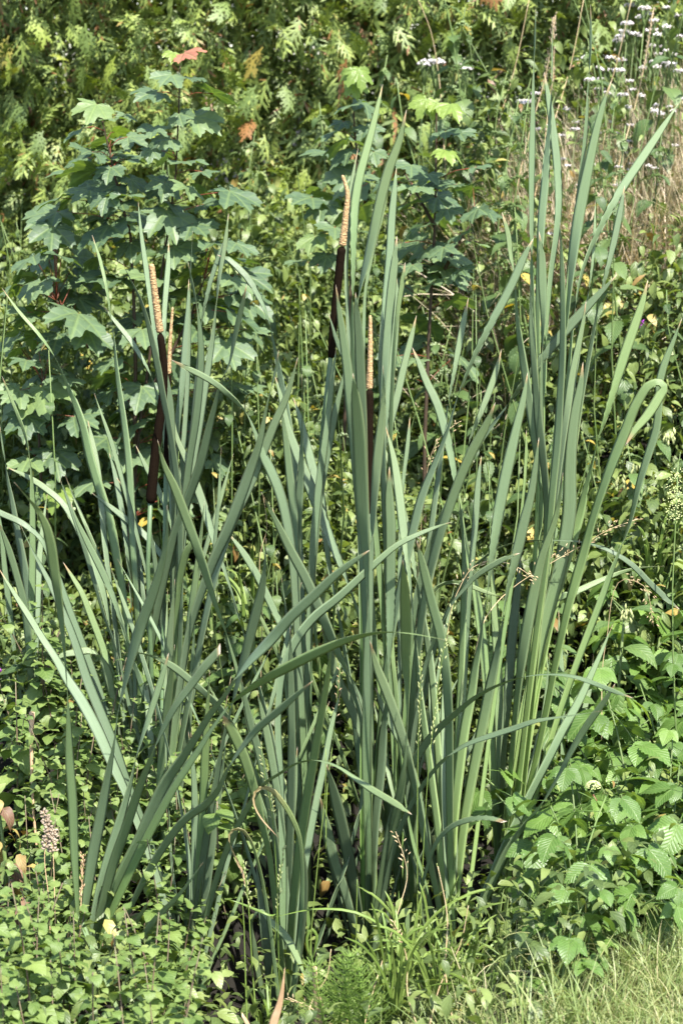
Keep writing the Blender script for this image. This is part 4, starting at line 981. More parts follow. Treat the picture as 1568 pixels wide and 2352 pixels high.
    stalk('H', [(846, 1178, Y), (844, 1500, Y), (845, 1900, Y)], .008)
    # withered curled leaves of the plant in the hollow
    F = roots['F']
    for j, body in enumerate(["641,1925 620,1903,3 599,1878,4 584,1848,5 584,1822,6 600,1809,9 622,1813,12 644,1836,13 669,1875,14 686,1918,12 693,1980,10 692,2100,12 670,2300,14",
                              "565,2045 556,2001,7 543,1975,5 531,1945,4 526,1918,5 537,1905,7 556,1906,8 572,1925,8 592,1980,8 615,2100,10 640,2300,12"]):
        pts = []
        for tok in body.split():
            c = tok.split(','); pts.append((float(c[0]), float(c[1]), float(c[2]) if len(c) > 2 else None))
        o = ribbon(pts, 4.2, -.04, seed=77 + j, parent=F, mats=[M['bulrush_dead']], name='withered_leaf', thick=.05, nseg=44)
        world_to_local(o, F)
    # trimmed tan leaf remains at the water line
    for j, body in enumerate(["654,2222 650,2260,8 641,2310,18 628,2350,24 620,2400,24", "722,2218,12 724,2260,14 727,2320,16 730,2390,18", "736,2290,10 738,2340,14 741,2400,16", "556,2330,6 568,2352,12 575,2390,16"]):
        pts = [tuple(float(q) for q in t.split(',')) if t.count(',') == 2 else (*[float(q) for q in t.split(',')], None) for t in body.split()]
        o = ribbon(pts, 3.92, -.02, seed=97 + j, parent=F, mats=[M['cane']], name='cut_leaf', thick=.3, nseg=12)
        world_to_local(o, F)
build_bulrushes()
# ------------------------------------------------------------ where a plant stands, said with things one can find
def where(x, y):
    if y < 470:
        if x < 130: return 'at the far left in front of the hedge'
        if x < 600: return 'above the left sycamore sapling before the hedge'
        if x < 780: return 'left of the highest bulrush leaf before the hedge'
        if x < 1120: return 'around the middle sycamore sapling before the hedge'
        return 'among the white yarrow and straw'
    if y < 900:
        if x < 110: return 'at the left edge beside the big sycamore leaves'
        if x < 560: return 'behind the left sycamore sapling'
        if x < 760: return 'between the sycamore sapling and the high seed head'
        if x < 900: return 'behind the middle seed heads'
        if x < 1180: return 'between the middle seed heads and the tallest bulrush plant'
        if x < 1320: return 'behind the tallest bulrush plant'
        return 'under the straw slope at right'
    if x < 200: return 'left of the left seed head behind the bulrush leaves'
    if x < 480: return 'behind the left seed head'
    if x < 720: return 'between the left and middle bulrush plants'
    if x < 980: return 'behind the foot of the central seed head'
    if x < 1220: return 'behind the upright leaves right of centre'
    return 'right of the tallest bulrush plant'
ORD = 'first second third fourth fifth sixth seventh eighth ninth tenth eleventh twelfth thirteenth fourteenth fifteenth sixteenth seventeenth eighteenth nineteenth twentieth twenty-first twenty-second twenty-third twenty-fourth twenty-fifth twenty-sixth twenty-seventh twenty-eighth twenty-ninth thirtieth'.split()
def label_rows(items):
    """items: (object, u, one-word look, kind words, place); alike ones in one place are told apart by their order from the left"""
    cells = {}
    for it in items: cells.setdefault((it[2], it[4]), []).append(it)
    for (look, place_), g in cells.items():
        g.sort(key=lambda t: t[1])
        for i, (o, u, _, kind, _) in enumerate(g):
            if len(g) == 1: o['label'] = f'{look} {kind} {place_}'
            elif i == 0: o['label'] = f'{look} {kind}, leftmost of those {place_}'
            elif i == len(g) - 1: o['label'] = f'{look} {kind}, rightmost of those {place_}'
            else: o['label'] = f'{look} {kind}, {ORD[i]} from left {place_}'

# ------------------------------------------------------------ sycamore saplings
SYC = [palmate_leaf(0.125, 300 + k, droop=(.25, .4, .55, .75, .35, .3)[k]).mesh('leaf', [M['sycamore']]) for k in range(6)]
SYC_Y = [palmate_leaf(0.125, 310 + k, droop=1.0).mesh('leaf', [M['sycamore_young']]) for k in range(2)]
SYC_P = palmate_leaf(0.125, 320, droop=.5).mesh('leaf', [M['sycamore_pink']])
def sapling(label, stems, leaves, Y, seed, extra=0, box=None):
    rs = random.Random(seed)
    b = stems[0][-1]; base = P(b[0], b[1], Y); base.z = ground(base.x, base.y)
    root = empty('sycamore_sapling', base)
    tag(root, label, 'sapling')
    inv = Vector(base)
    allp = []
    for s in stems:
        pts = [P(x, y, Y + (s_d if len(q) > 2 else 0)) for q in s for x, y, s_d in [(q[0], q[1], q[2] if len(q) > 2 else 0)]]
        if s is stems[0]: pts.append(Vector(base) + Vector((0, 0, -0.02)))
        # densify
        dp = []
        for a, c in zip(pts, pts[1:]):
            for k in range(4): dp.append(a.lerp(c, k / 4))
        dp.append(pts[-1]); n = len(dp)
        mb = MB(); tube(mb, [p - inv for p in dp], [0.0018 + 0.0050 * (i / n) for i in range(n)], 6)
        mb.obj('stem', [M['wood']], root); allp += dp
    def add(x, y, size, kind, dd):
        c = P(x, y, Y + dd)
        c_stem = min(allp, key=lambda p: (p - c).length + max(0, p.z - c.z + 0.01) * 3)
        d = c - c_stem; az = math.atan2(d.y, d.x)
        S = size * px(Y) / 0.125 * 1.46
        me = SYC_P if kind == 'p' else rs.choice(SYC_Y) if kind == 'y' else rs.choice(SYC)
        # blades lie fairly flat, turned outwards and toward the light (camera side)
        az2 = math.atan2(0.6 * math.sin(az) - 0.5, math.cos(az)) + rs.uniform(-.35, .35)
        el = rs.uniform(-.65, .15) - (.35 if kind == 'y' else 0)
        fwd = Vector((math.cos(az2), math.sin(az2), 0))
        org = c - fwd * S * 0.125 * 0.25
        lf = link('leaf', me, root, aim(org - inv, az2, el, rs.uniform(-.5, .5), S))
        # red stalk from stem to blade, a sub-part of the leaf
        mi = lf.matrix_basis.inverted()
        mb = MB(); mid = c_stem.lerp(org, .5) + Vector((0, 0, .008))
        tube(mb, [mi @ (c_stem - inv), mi @ (mid - inv), mi @ (org - inv)], [.0013 / S * .9] * 3, 4)
        mb.obj('leaf_stalk', [M['green_stem'] if kind == 'y' else M['red_stem']], lf)
    for l in leaves:
        kind = l[3] if len(l) > 3 else 'n'
        add(l[0], l[1], l[2], kind, rs.uniform(-.16, -.02))
    x0, y0, x1, y1 = box or (0, 0, 1, 1)
    for k in range(extra):
        y = rs.uniform(y0, y1); hw = (x1 - x0) / 2 * (0.35 + 0.65 * min(1, (y - y0) / 350)); x = (x0 + x1) / 2 + rs.uniform(-hw, hw)
        add(x, y, rs.uniform(60, 100), 'n', rs.uniform(-.04, .26))
    return root
sapling('large sycamore sapling with red leaf stalks and one pink leaf on top',
    [[(414, 150), (411, 250), (404, 400), (385, 540), (360, 700), (340, 850), (318, 1000), (300, 1250), (295, 1500)],
     [(232, 262), (250, 340), (270, 430), (300, 540), (308, 700), (312, 850), (310, 1020)],
     [(130, 690), (180, 740), (205, 800), (85, 1000)][:3], [(470, 640), (440, 720), (400, 800), (345, 900)], [(100, 880), (88, 960), (95, 1100), (120, 1250)]],
    [(432, 122, 62, 'p'), (398, 120, 38, 'y'), (385, 172, 62), (440, 178, 52), (342, 212, 70), (505, 215, 85), (475, 268, 78), (415, 262, 52), (215, 240, 72), (262, 272, 56), (170, 295, 66),
     (292, 262, 40), (350, 292, 56), (385, 320, 54), (205, 350, 72), (250, 385, 58), (300, 365, 56), (345, 345, 40, 'n'), (430, 372, 72), (470, 395, 52), (378, 420, 66), (320, 412, 56), (435, 428, 64),
     (190, 435, 66), (118, 455, 68), (240, 448, 58), (290, 450, 64), (550, 440, 92), (482, 470, 54), (395, 485, 98), (235, 520, 112), (120, 522, 84), (455, 515, 76), (330, 520, 60), (300, 560, 60), (505, 560, 90),
     (420, 570, 80), (555, 560, 66), (60, 590, 74), (150, 590, 66), (230, 640, 108), (330, 640, 92), (80, 650, 80), (45, 720, 76), (110, 770, 72), (180, 725, 112), (215, 760, 84), (330, 760, 88), (500, 690, 92), (545, 640, 74),
     (560, 720, 96), (470, 760, 88), (530, 790, 92), (590, 760, 62), (250, 830, 66), (100, 895, 112), (150, 870, 76), (235, 900, 66), (320, 892, 82), (400, 900, 78), (60, 830, 60), (190, 960, 80), (440, 850, 72),
     (60, 960, 76), (130, 1040, 90), (230, 1010, 84), (300, 980, 72), (150, 1130, 72, 'y'), (110, 1120, 66), (200, 1110, 74), (60, 1060, 70), (30, 900, 70)], 5.85, 5, 135, (10, 300, 600, 1200))
sapling('middle sycamore sapling with drooping pale yellow green top leaves',
    [[(1002, 235), (1001, 330), (1000, 440), (996, 560), (985, 760), (975, 1000)], [(1090, 500), (1050, 560), (1010, 640)], [(930, 400), (965, 460), (998, 520)]],
    [(968, 228, 52, 'y'), (1006, 240, 36, 'y'), (1046, 240, 58, 'y'), (1022, 302, 56), (1070, 305, 46), (945, 380, 62), (918, 372, 48), (1030, 345, 52, 'y'), (1010, 420, 60), (975, 400, 58), (1052, 425, 52),
     (955, 430, 66), (1100, 385, 44), (1090, 480, 60), (1125, 485, 58), (1030, 480, 56), (930, 470, 58), (960, 520, 56), (1050, 540, 54), (905, 560, 60), (1015, 570, 54), (1095, 560, 46), (880, 420, 44), (940, 610, 52), (1000, 650, 50), (1060, 620, 46), (900, 820, 60), (945, 830, 56), (925, 880, 50)], 6.05, 6, 18, (860, 380, 1150, 820))
sapling('sycamore sapling behind the high seed head with a bright green tuft at its tip',
    [[(815, 165), (812, 260), (820, 380), (812, 520), (800, 760), (790, 1000)], [(700, 450), (740, 500), (800, 560)]],
    [(796, 160, 44, 'y'), (832, 160, 52, 'y'), (815, 188, 44, 'y'), (842, 232, 62), (800, 240, 60), (850, 290, 56), (780, 280, 42), (830, 330, 52), (860, 350, 46), (700, 455, 78), (735, 470, 64), (770, 525, 72), (715, 545, 60), (745, 590, 56), (680, 600, 50), (850, 420, 50)], 6.25, 9, 8, (670, 300, 880, 640))

# ------------------------------------------------------------ nettles
def nettle_proto(seed, H=0.9, nodes=13, seeds=True):
    random.seed(seed); rs = random.Random(seed)
    root = empty('nettle', (0, 0, 0)); tag(root, 'nettle', 'nettle', 'nettles in the thicket behind the bulrushes')
    if not hasattr(nettle_proto, 'L'):
        nettle_proto.L = [up_faces(simple_leaf(.075, .036 + .003 * k, n=16, p0=.68, serr=.10, fold=.16, droop=.6 + .25 * k, wav=.03, stalk=.014)).mesh('leaf', [M['nettle']]) for k in range(4)]
    pts = [Vector((.02 * math.sin(k * .7 + seed), .02 * math.cos(k + seed), H * k / 8)) for k in range(9)]
    mb = MB(); tube(mb, pts, [.0038 - .0003 * k for k in range(9)], 5); mb.obj('stem', [M['green_stem']], root)
    sd = MB()
    for i in range(nodes):
        t = 0.18 + 0.82 * (i + .5) / nodes; z = H * t
        k = min(7, int(t * 8)); p = pts[k].lerp(pts[k + 1], t * 8 - k) if k < 8 else pts[8]
        a0 = (i % 2) * math.pi / 2 + rs.uniform(-.3, .3)
        sc = (1.15 - .75 * max(0, t - .55) / .45) * rs.uniform(.85, 1.15)
        for q in (0, math.pi):
            link('leaf', rs.choice(nettle_proto.L), root, aim(p, a0 + q + rs.uniform(-.2, .2), rs.uniform(-.5, .15), rs.uniform(-.3, .3), sc))
            if seeds and t > .45:
                for b in range(2):
                    az = a0 + q + rs.uniform(-.9, .9); l = rs.uniform(.02, .045)
                    for j in range(9):
                        f = j / 9; c = p + Vector((math.cos(az) * l * f, math.sin(az) * l * f, -l * .9 * f * f)) + Vector([rs.uniform(-.004, .004) for _ in range(3)])
                        s = .0034 * (1.1 - f * .4)
                        v = [sd.vert(c + Vector(w) * s) for w in ((1, 0, 0), (-.5, .9, 0), (-.5, -.9, 0), (0, 0, 1.1), (0, 0, -1.1))]
                        for A, B in ((0, 1), (1, 2), (2, 0)):
                            sd.face((v[A], v[B], v[3])); sd.face((v[B], v[A], v[4]))
    if sd.f: tag(sd.obj('seed_tassels', [M['green_stem']], root, smooth=False), kind='stuff')
    return root
NP = [nettle_proto(400 + k, .62 + .12 * k, 8 + k, k != 1) for k in range(4)]
used = set()
rs = random.Random(21)
spots = []
tries = 0
while len(spots) < 130 and tries < 20000:
    tries += 1
    y = 5.55 + 2.0 * rs.random() ** .8; x = rs.uniform(-1.45, 1.45) * (y / 7.6 + .12)
    if any((x - a) ** 2 + (y - b) ** 2 < .13 ** 2 for a, b in spots): continue
    if x > .5 and y > 6.75 and rs.random() < .9: continue
    spots.append((x, y))
rows = []
for x, y in spots:
    s = rs.uniform(.75, 1.2) * (1.0 + .32 * (y - 6.2)) * (0.85 if x < -.1 else 1)
    z = ground(x, y)
    o = place(rs.choice(NP), used, (x, y, z), rs.uniform(0, 6.28), s, (rs.gauss(0, .12), rs.gauss(0, .12)))
    u, v = proj((x, y, z + .8 * s))
    hgt = 'tall' if s > 1.1 else 'young' if s < .8 else 'leafy'
    rows.append((o, u, hgt, 'nettle', where(u, v)))

label_rows(rows)
# ------------------------------------------------------------ marjoram at lower left
def mint_proto(seed, H, nodes):
    rs = random.Random(seed); random.seed(seed)
    root = empty('marjoram', (0, 0, 0)); tag(root, 'marjoram', 'marjoram', 'marjoram plants at lower left')
    if not hasattr(mint_proto, 'L'):
        mint_proto.L = [up_faces(simple_leaf(.050, .036 + .002 * k, n=8, p0=.62, p1=.85, serr=.03, fold=.12, droop=.3 + .35 * k, wav=.05, stalk=.005)).mesh('leaf', [M['mint']]) for k in range(4)]
    bend = rs.uniform(-.08, .08)
    pts = [Vector((bend * (k / 5) ** 2, .4 * bend * k / 5, H * k / 5)) for k in range(6)]
    mb = MB(); tube(mb, pts, [.0022, .002, .0018, .0016, .0013, .001], 5); mb.obj('stem', [M['purple_stem']], root)
    for i in range(nodes):
        t = .12 + .86 * i / (nodes - 1); k = min(4, int(t * 5)); p = pts[k].lerp(pts[k + 1], t * 5 - k)
        a0 = (i % 2) * math.pi / 2 + rs.uniform(-.25, .25); sc = (1.0 - .55 * max(0, t - .6) / .4) * rs.uniform(.8, 1.2)
        for q in (0, math.pi):
            link('leaf', rs.choice(mint_proto.L), root, aim(p, a0 + q, rs.uniform(-.35, .35) + (.4 if t > .9 else 0), rs.uniform(-.25, .25), sc))
            if .3 < t < .9:  # side shoots with a small pair
                d = Vector((math.cos(a0 + q), math.sin(a0 + q), .9)) * .018
                for e in (1.2, -1.2):
                    link('leaf', rs.choice(mint_proto.L), root, aim(p + d, a0 + q + e, rs.uniform(-.1, .3), 0, sc * .5))
    return root
MP = [mint_proto(500 + k, (.30, .36, .26, .42)[k], (7, 8, 6, 9)[k]) for k in range(4)]
used = set(); rs = random.Random(31); spots = []
tries = 0
while len(spots) < 135 and tries < 30000:
    tries += 1
    y = rs.uniform(3.55, 5.35); x = rs.uniform(-.75, -.08)
    u, v = proj((x, y, ground(x, y) + .25))
    if u < -90 or v > 2480: continue
    lim = 470 if v < 1900 else 440
    if v > 2050 and u > 400: continue
    if v > 1900 and u > 455: continue
    if u > 470 and not (1650 < v < 1900 and u < 560): continue
    if u < 75 and 1740 < v < 2060 and y < 4.9: continue
    if 165 < u < 330 and 4.02 < y < 4.45: continue
    if 165 < u < 345 and y <= 4.02 and v < 2290: continue
    if any((x - a) ** 2 + (y - b) ** 2 < .055 ** 2 for a, b in spots): continue
    spots.append((x, y))
rows = []
for x, y in spots:
    z = ground(x, y); s = rs.uniform(.75, 1.2)
    o = place(rs.choice(MP), used, (x, y, z - .01), rs.uniform(0, 6.28), s, (rs.gauss(0, .14), rs.gauss(0, .14)))
    u, v = proj((x, y, z + .3 * s))
    wd = ('at the left edge' if u < 60 else 'left of the fanned leaves' if u < 185 else 'under the fanned leaves' if u < 330 else 'beside the dark hollow')
    vd = 'near the bottom' if v > 2230 else 'above the bottom' if v > 2120 else 'in the middle rows' if v > 1980 else 'towards the back' if v > 1840 else 'in the back rows'
    rows.append((o, u, 'tall' if s > 1.05 else 'short' if s < .85 else 'leafy', 'marjoram stem', wd + ' ' + vd))

label_rows(rows)
# ------------------------------------------------------------ bramble and currant-like bushes at lower right
def berry_proto(seed, H, n, lobed=True):
    rs = random.Random(seed); random.seed(seed)
    root = empty('bramble', (0, 0, 0)); tag(root, 'bramble', 'bramble', 'bramble bushes at lower right')
    if not hasattr(berry_proto, 'L'):
        berry_proto.L = []
        for k in range(4):
            mb = MB()
            main = up_faces(simple_leaf(.085, .060, n=18, p0=.70, serr=.07, fold=.13, droop=.75, pleat=.020, wav=.02))
            side = up_faces(simple_leaf(.068, .044, n=16, p0=.70, serr=.07, fold=.13, droop=.6, pleat=.020, wav=.02))
            append(mb, main, aim(Vector((0, .032, 0)), math.pi / 2, -.1, 0))
            for sg in (1, -1):
                append(mb, side, aim(Vector((0, .028, 0)), math.pi / 2 + sg * (1.0 + .08 * k), -.2, sg * .2))
            tube(mb, [(0, -.03, -.004), (0, .0, 0), (0, .034, 0)], [.0013, .0012, .001], 4)
            berry_proto.L.append(mb.mesh('leaf', [M['berry']]))
    a = rs.uniform(0, 6.28)
    pts = [Vector((math.cos(a) * .16 * (k / 6) ** 2, math.sin(a) * .16 * (k / 6) ** 2, H * (k / 6) * (1 - .12 * (k / 6)))) for k in range(7)]
    mb = MB(); tube(mb, pts, [.0034 - .0003 * k for k in range(7)], 6); mb.obj('stem', [M['green_stem']], root)
    for i in range(n):
        t = .15 + .85 * i / (n - 1); k = min(5, int(t * 6)); p = pts[k].lerp(pts[k + 1], t * 6 - k)
        az = i * 2.4 + rs.uniform(-.3, .3); d = Vector((math.cos(az), math.sin(az), .35)) * .034 * (1.2 - .5 * t)
        link('leaf', rs.choice(berry_proto.L), root, aim(p + d, az, rs.uniform(-.45, .1), rs.uniform(-.3, .3), (1.05 - .35 * max(0, t - .7) / .3) * rs.uniform(.75, 1.1)))
    return root
BP = [berry_proto(600 + k, (.30, .38, .46, .24)[k], (8, 9, 11, 7)[k]) for k in range(4)]
used = set(); rs = random.Random(41); spots = []; tries = 0
while len(spots) < 140 and tries < 40000:
    tries += 1
    y = rs.uniform(3.75, 5.7); x = rs.uniform(.20, 1.0)
    u, v = proj((x, y, ground(x, y) + .2))
    if y < lawn_edge(x) + .08 or u > 1640 or u < 1100: continue
    if u < 1240 and v < 2240: continue
    if u < 1300 and v < 2170: continue
    if v < 1480 and u < 1420: continue
    if any((x - a) ** 2 + (y - b) ** 2 < .070 ** 2 for a, b in spots): continue
    spots.append((x, y))
rows = []
for x, y in spots:
    z = ground(x, y); front = y < lawn_edge(x) + .22
    s = rs.uniform(.65, 1.08) * (.7 if front else 1) * (.7 if x < .36 else 1)
    o = place(rs.choice(BP), used, (x, y, z - .01), rs.uniform(0, 6.28), s, (rs.gauss(0, .16), rs.gauss(0, .16)))
    u, v = proj((x, y, z + .3 * s))
    wd = 'right of the tallest bulrush plant' if u < 1330 else 'around the red stemmed flower' if u < 1450 else 'at the right edge'
    vd = 'close to the lawn' if front else 'mid patch' if v > 1750 else 'at the back'
    rows.append((o, u, 'wide' if s > .95 else 'small' if s < .72 else 'medium', 'bramble bush', wd + ' ' + vd))

label_rows(rows)
# ------------------------------------------------------------ comfrey: big oval leaves behind the slanting bulrush leaves
CL = []
for k in range(3):
    random.seed(700 + k)
    CL.append(up_faces(simple_leaf(.17, .065 + .008 * k, n=12, p0=.72, serr=.015, fold=.16, droop=.9 + .3 * k, pleat=.012, wav=.04, stalk=.03)).mesh('leaf', [M['comfrey']]))
def comfrey(px_, py_, Y, seed, label, n=12, H=.42, flowers=True, mats=None, s=1.0, name='comfrey', cat='comfrey'):
    rs = random.Random(seed); base = P(px_, py_, Y); base.z = ground(base.x, base.y)
    root = empty(name, base); tag(root, label, cat)
    top = Vector((rs.uniform(-.05, .05), rs.uniform(-.08, 0), H))
    mb = MB(); tube(mb, [Vector((0, 0, 0)), top * .5 + Vector((.01, 0, 0)), top], [.006, .005, .003], 6); mb.obj('stem', [M['green_stem']], root)
    for i in range(n):
        t = i / (n - 1); p = top * (t ** .8); az = i * 2.4 + rs.uniform(-.4, .4)
        if math.sin(az) > .3 and rs.random() < .6: az = -az
        me = rs.choice(mats or CL)
        link('leaf', me, root, aim(p, az, rs.uniform(-.2, .55) - .3 * (1 - t), rs.uniform(-.3, .3), s * (1.1 - .5 * t) * rs.uniform(.8, 1.1)))
    if flowers:
        for j in range(2):
            mb = MB(); c0 = top + Vector((rs.uniform(-.05, .05), -.02, rs.uniform(-.03, .03)))
            for q in range(9):
                a = rs.uniform(0, 6.28); c = c0 + Vector((math.cos(a) * .012, math.sin(a) * .012, rs.uniform(-.012, .012)))
                tube(mb, [c, c + Vector((math.cos(a) * .004, math.sin(a) * .004, -.009)), c + Vector((math.cos(a) * .004, math.sin(a) * .004, -.017))], [.0012, .0032, .0026], 5)
            mb.obj('flower_cluster', [M['cream_flower']], root)
    return root
comfrey(1280, 1700, 5.25, 1, 'comfrey with long drooping oval leaves right of the slanting thick bulrush leaf', 14, .45)
comfrey(1385, 1640, 5.35, 2, 'comfrey with cream flower clusters behind the slanting bulrush leaf tips', 14, .48)
comfrey(1205, 1640, 5.5, 3, 'comfrey mostly hidden behind the thick pale bulrush leaves', 11, .42, False)
comfrey(1450, 1500, 5.75, 4, 'comfrey with upright narrow leaves near the right edge', 12, .5, True, s=.9)
comfrey(1130, 1560, 5.6, 5, 'comfrey between the upright bulrush stems right of centre', 11, .36, False)
comfrey(1510, 1380, 5.95, 8, 'comfrey under the right edge of the looped bulrush leaf', 12, .5, True, s=.8)
comfrey(560, 1560, 5.5, 6, 'comfrey with broad dull leaves left of the long crossing leaf', 11, .35, False, s=.9)
comfrey(735, 1500, 5.4, 7, 'pale lobed green plant behind the middle crossing leaves', 11, .4, False, s=.8)
comfrey(480, 1200, 5.7, 9, 'plant with one broad pale leaf right of the left seed head', 8, .35, False, s=1.0)

# ------------------------------------------------------------ yarrow on the dry slope
def yarrow_proto(seed, H):
    rs = random.Random(seed); root = empty('yarrow', (0, 0, 0)); tag(root, 'yarrow', 'yarrow', 'white yarrow on the straw slope')
    pts = [Vector((.03 * (k / 4) ** 2, .01 * k, H * k / 4)) for k in range(5)]
    mb = MB(); tube(mb, pts, [.0026, .0024, .002, .0018, .0014], 5)
    for j in range(7):
        a = rs.uniform(0, 6.28); e = pts[4] + Vector((math.cos(a) * .012, math.sin(a) * .012, .03 + rs.uniform(0, .008)))
        tube(mb, [pts[4] - Vector((0, 0, .03)), e], [.0013, .0009], 4)
    mb.obj('stem', [M['green_stem']], root)
    fb = MB()
    for j in range(34):
        a = rs.uniform(0, 6.28); r = .016 * math.sqrt(rs.random()); c = pts[4] + Vector((math.cos(a) * r, math.sin(a) * r, .034 + rs.uniform(-.004, .005) - r * r * 22))
        s = rs.uniform(.003, .005); ring = [fb.vert(c + Vector((math.cos(q) * s, math.sin(q) * s, rs.uniform(-.001, .001)))) for q in (0, 1.26, 2.5, 3.77, 5.0)]
        t = fb.vert(c + Vector((0, 0, s * .5))); b = fb.vert(c - Vector((0, 0, s * .9)))
        for q in range(5): fb.face((ring[q], ring[(q + 1) % 5], t)); fb.face((ring[(q + 1) % 5], ring[q], b))
    fb.obj('flower_head', [M['white_flower']], root)
    for i in range(7):
        t = .2 + .1 * i; p = pts[0].lerp(pts[4], t)
        lb = blade_mb(.06, .010, 1.0, 4, seed + i); lb.obj('leaf', [M['nettle']], root).matrix_basis = aim(p, i * 2.4, -.4)
    return root
YP = [yarrow_proto(800 + k, .62 + .1 * k) for k in range(3)]
used = set(); rs = random.Random(51)
heads = [(1000, 130), (1070, 147), (975, 135), (1215, 225), (1228, 208), (1188, 262), (1232, 290), (1258, 290), (1270, 325), (1420, 85), (1455, 70), (1465, 75), (1480, 10), (1500, 40), (1490, 25), (1440, 45), (1530, 10), (1530, 55),
         (1425, 130), (1400, 125), (1345, 125), (1355, 175), (1380, 175), (1475, 150), (1430, 210), (1450, 200), (1440, 240), (1502, 135), (1530, 110), (1545, 120), (1540, 145), (1510, 118), (1555, 160), (1560, 30), (1555, 75), (1300, 245), (1320, 290),
         (1535, 240), (1545, 250), (1500, 245), (1420, 300), (1430, 330), (1440, 345), (1480, 375), (1500, 350), (1515, 325), (1445, 385), (1490, 400), (1415, 420), (1385, 300), (1505, 420), (1535, 370), (1290, 360), (1330, 420), (1560, 220), (1250, 520), (1375, 560), (1395, 355), (1460, 300), (1485, 290)]
rows = []
heads += [(u + rs.uniform(-34, 34), max(3, v + rs.uniform(-34, 34))) for u, v in heads if u > 1180]
for i, (u, v) in enumerate(heads):
    Y = 6.5 + (700 - v) / 700 * 1.1 + rs.uniform(-.15, .1)
    p = P(u, v, Y); H = .66
    src = YP[i % 3]; gz = ground(p.x, p.y)
    s = max(.45, (p.z - gz) / (.66 + .1 * (i % 3)))
    o = place(src, used, (p.x - .03 * s, p.y - .04 * s, gz), 0, s, (0, 0))
    wd = ('left of the tall bulrush tips' if u < 1200 else 'between the tall bulrush tips' if u < 1400 else 'at the right edge' if u > 1520 else 'right of the tall bulrush tips')
    vd = 'near the top edge' if v < 80 else 'in the upper band' if v < 180 else 'above mid slope' if v < 290 else 'lower on the slope'
    rows.append((o, u, 'white flowered', 'yarrow', wd + ' ' + vd))

label_rows(rows)
# ------------------------------------------------------------ single grass stalks, weeds and other small things
def grass_stalk(pts, label, r=.0011, mat='grass', head=None, headmat='straw_one', leaves=(), seed=0, spread=.006, hl=.16, n=26):
    """pts: top to bottom (x, y, Y)"""
    rs = random.Random(seed)
    W = [P(*p) for p in pts]; base = W[-1]; root = empty('grass_stalk', base); tag(root, label, 'grass')
    dp = []
    A = catmull([(p.x, p.z, p.y) for p in W], 22)
    dp = [Vector((a[0], a[2], a[1])) - base for a in A]
    mb = MB(); tube(mb, dp, [r * (.5 + .6 * i / 22) for i in range(22)], 5); mb.obj('stem', [M[mat]], root)
    if head:
        hb = MB(); L = sum((dp[i + 1] - dp[i]).length for i in range(21))
        for j in range(n):
            f = (j / n) * hl / L * 21; k = min(20, int(f)); c = dp[k].lerp(dp[k + 1], f - k)
            a = rs.uniform(0, 6.28); t = (dp[k] - dp[k + 1]).normalized()
            d = (t * (1.0 if head != 'fluff' else .3) + Vector((math.cos(a), math.sin(a) * .6, rs.uniform(-.3, .3))) * (.35 if head == 'spike' else .9)).normalized()
            o = Vector((math.cos(a), 0, math.sin(a))) * rs.uniform(0, spread)
            l = rs.uniform(.006, .011) if head != 'fluff' else .007; w = l * (.24 if head != 'fluff' else .7)
            c = c + o; 
            tube(hb, [c, c + d * l * .5, c + d * l], [w * .35, w * .6, w * .12], 4)
        hb.obj('seed_head', [M[headmat]], root)
    for q in leaves:
        o = ribbon([(a, b, w) for a, b, w in q[0]], q[1], 0, parent=root, mats=[M['grass']], thick=.05, nseg=18, seed=seed); o.matrix_basis = Matrix.Translation(-base)
    return root
grass_stalk([(1040, 1390, 4.3), (1020, 1480, 4.3), (1003, 1600, 4.3), (985, 1750, 4.3), (972, 1950, 4.3), (962, 2200, 4.28), (958, 2340, 4.25)], 'long green grass stalk with a pale ripening spike right of centre', head='spike', hl=.30, n=46, headmat='cream_flower', seed=1)
grass_stalk([(966, 1500, 4.32), (964, 1600, 4.32), (960, 1700, 4.32), (958, 1900, 4.3), (958, 2150, 4.28), (956, 2345, 4.25)], 'thin grass stalk with a narrow spike left of the pale ripening one', head='spike', hl=.20, n=34, headmat='cream_flower', spread=.003, seed=2)
grass_stalk([(600, 1715, 4.2), (610, 1790, 4.2), (622, 1850, 4.2), (626, 1880, 4.2), (634, 1990, 4.2), (640, 2200, 4.2), (645, 2380, 4.2)], 'grass stalk with pale open spikelets before the dark hollow', head='panicle', hl=.16, n=30, headmat='cream_flower', seed=3)
grass_stalk([(560, 1985, 4.15), (570, 2070, 4.15), (575, 2150, 4.15), (582, 2260, 4.15), (592, 2370, 4.12)], 'yellow green stalk with a slim head left of the tan curled leaves', r=.0017, head='spike', hl=.10, n=20, headmat='cream_flower', spread=.003, seed=4,
    leaves=[([(522, 2064, 0), (560, 2078, 5), (600, 2094, 7), (628, 2102, 4), (632, 2100, 3)], 4.15)])
grass_stalk([(556, 2060, 4.12), (560, 2120, 4.12), (563, 2220, 4.12), (568, 2370, 4.1)], 'short leafless yellow green stalk beside the slim headed one', r=.0018, seed=5)
grass_stalk([(652, 1945, 4.2), (640, 2040, 4.2), (632, 2150, 4.2), (622, 2260, 4.2), (616, 2370, 4.18)], 'grass stalk with a narrow green spike under the curled tan leaf', head='spike', hl=.14, n=26, headmat='cream_flower', spread=.003, seed=6)
grass_stalk([(748, 1720, 4.25), (746, 1830, 4.25), (735, 1930, 4.25), (722, 2060, 4.25), (714, 2150, 4.25), (712, 2300, 4.22), (712, 2370, 4.2)], 'grass stalk with a small folded green loop of leaf near its foot', r=.0013, seed=7,
    leaves=[([(715, 2205, 2), (706, 2175, 7), (706, 2150, 8), (716, 2134, 7), (726, 2145, 8), (724, 2175, 6), (714, 2215, 3)], 4.25)])
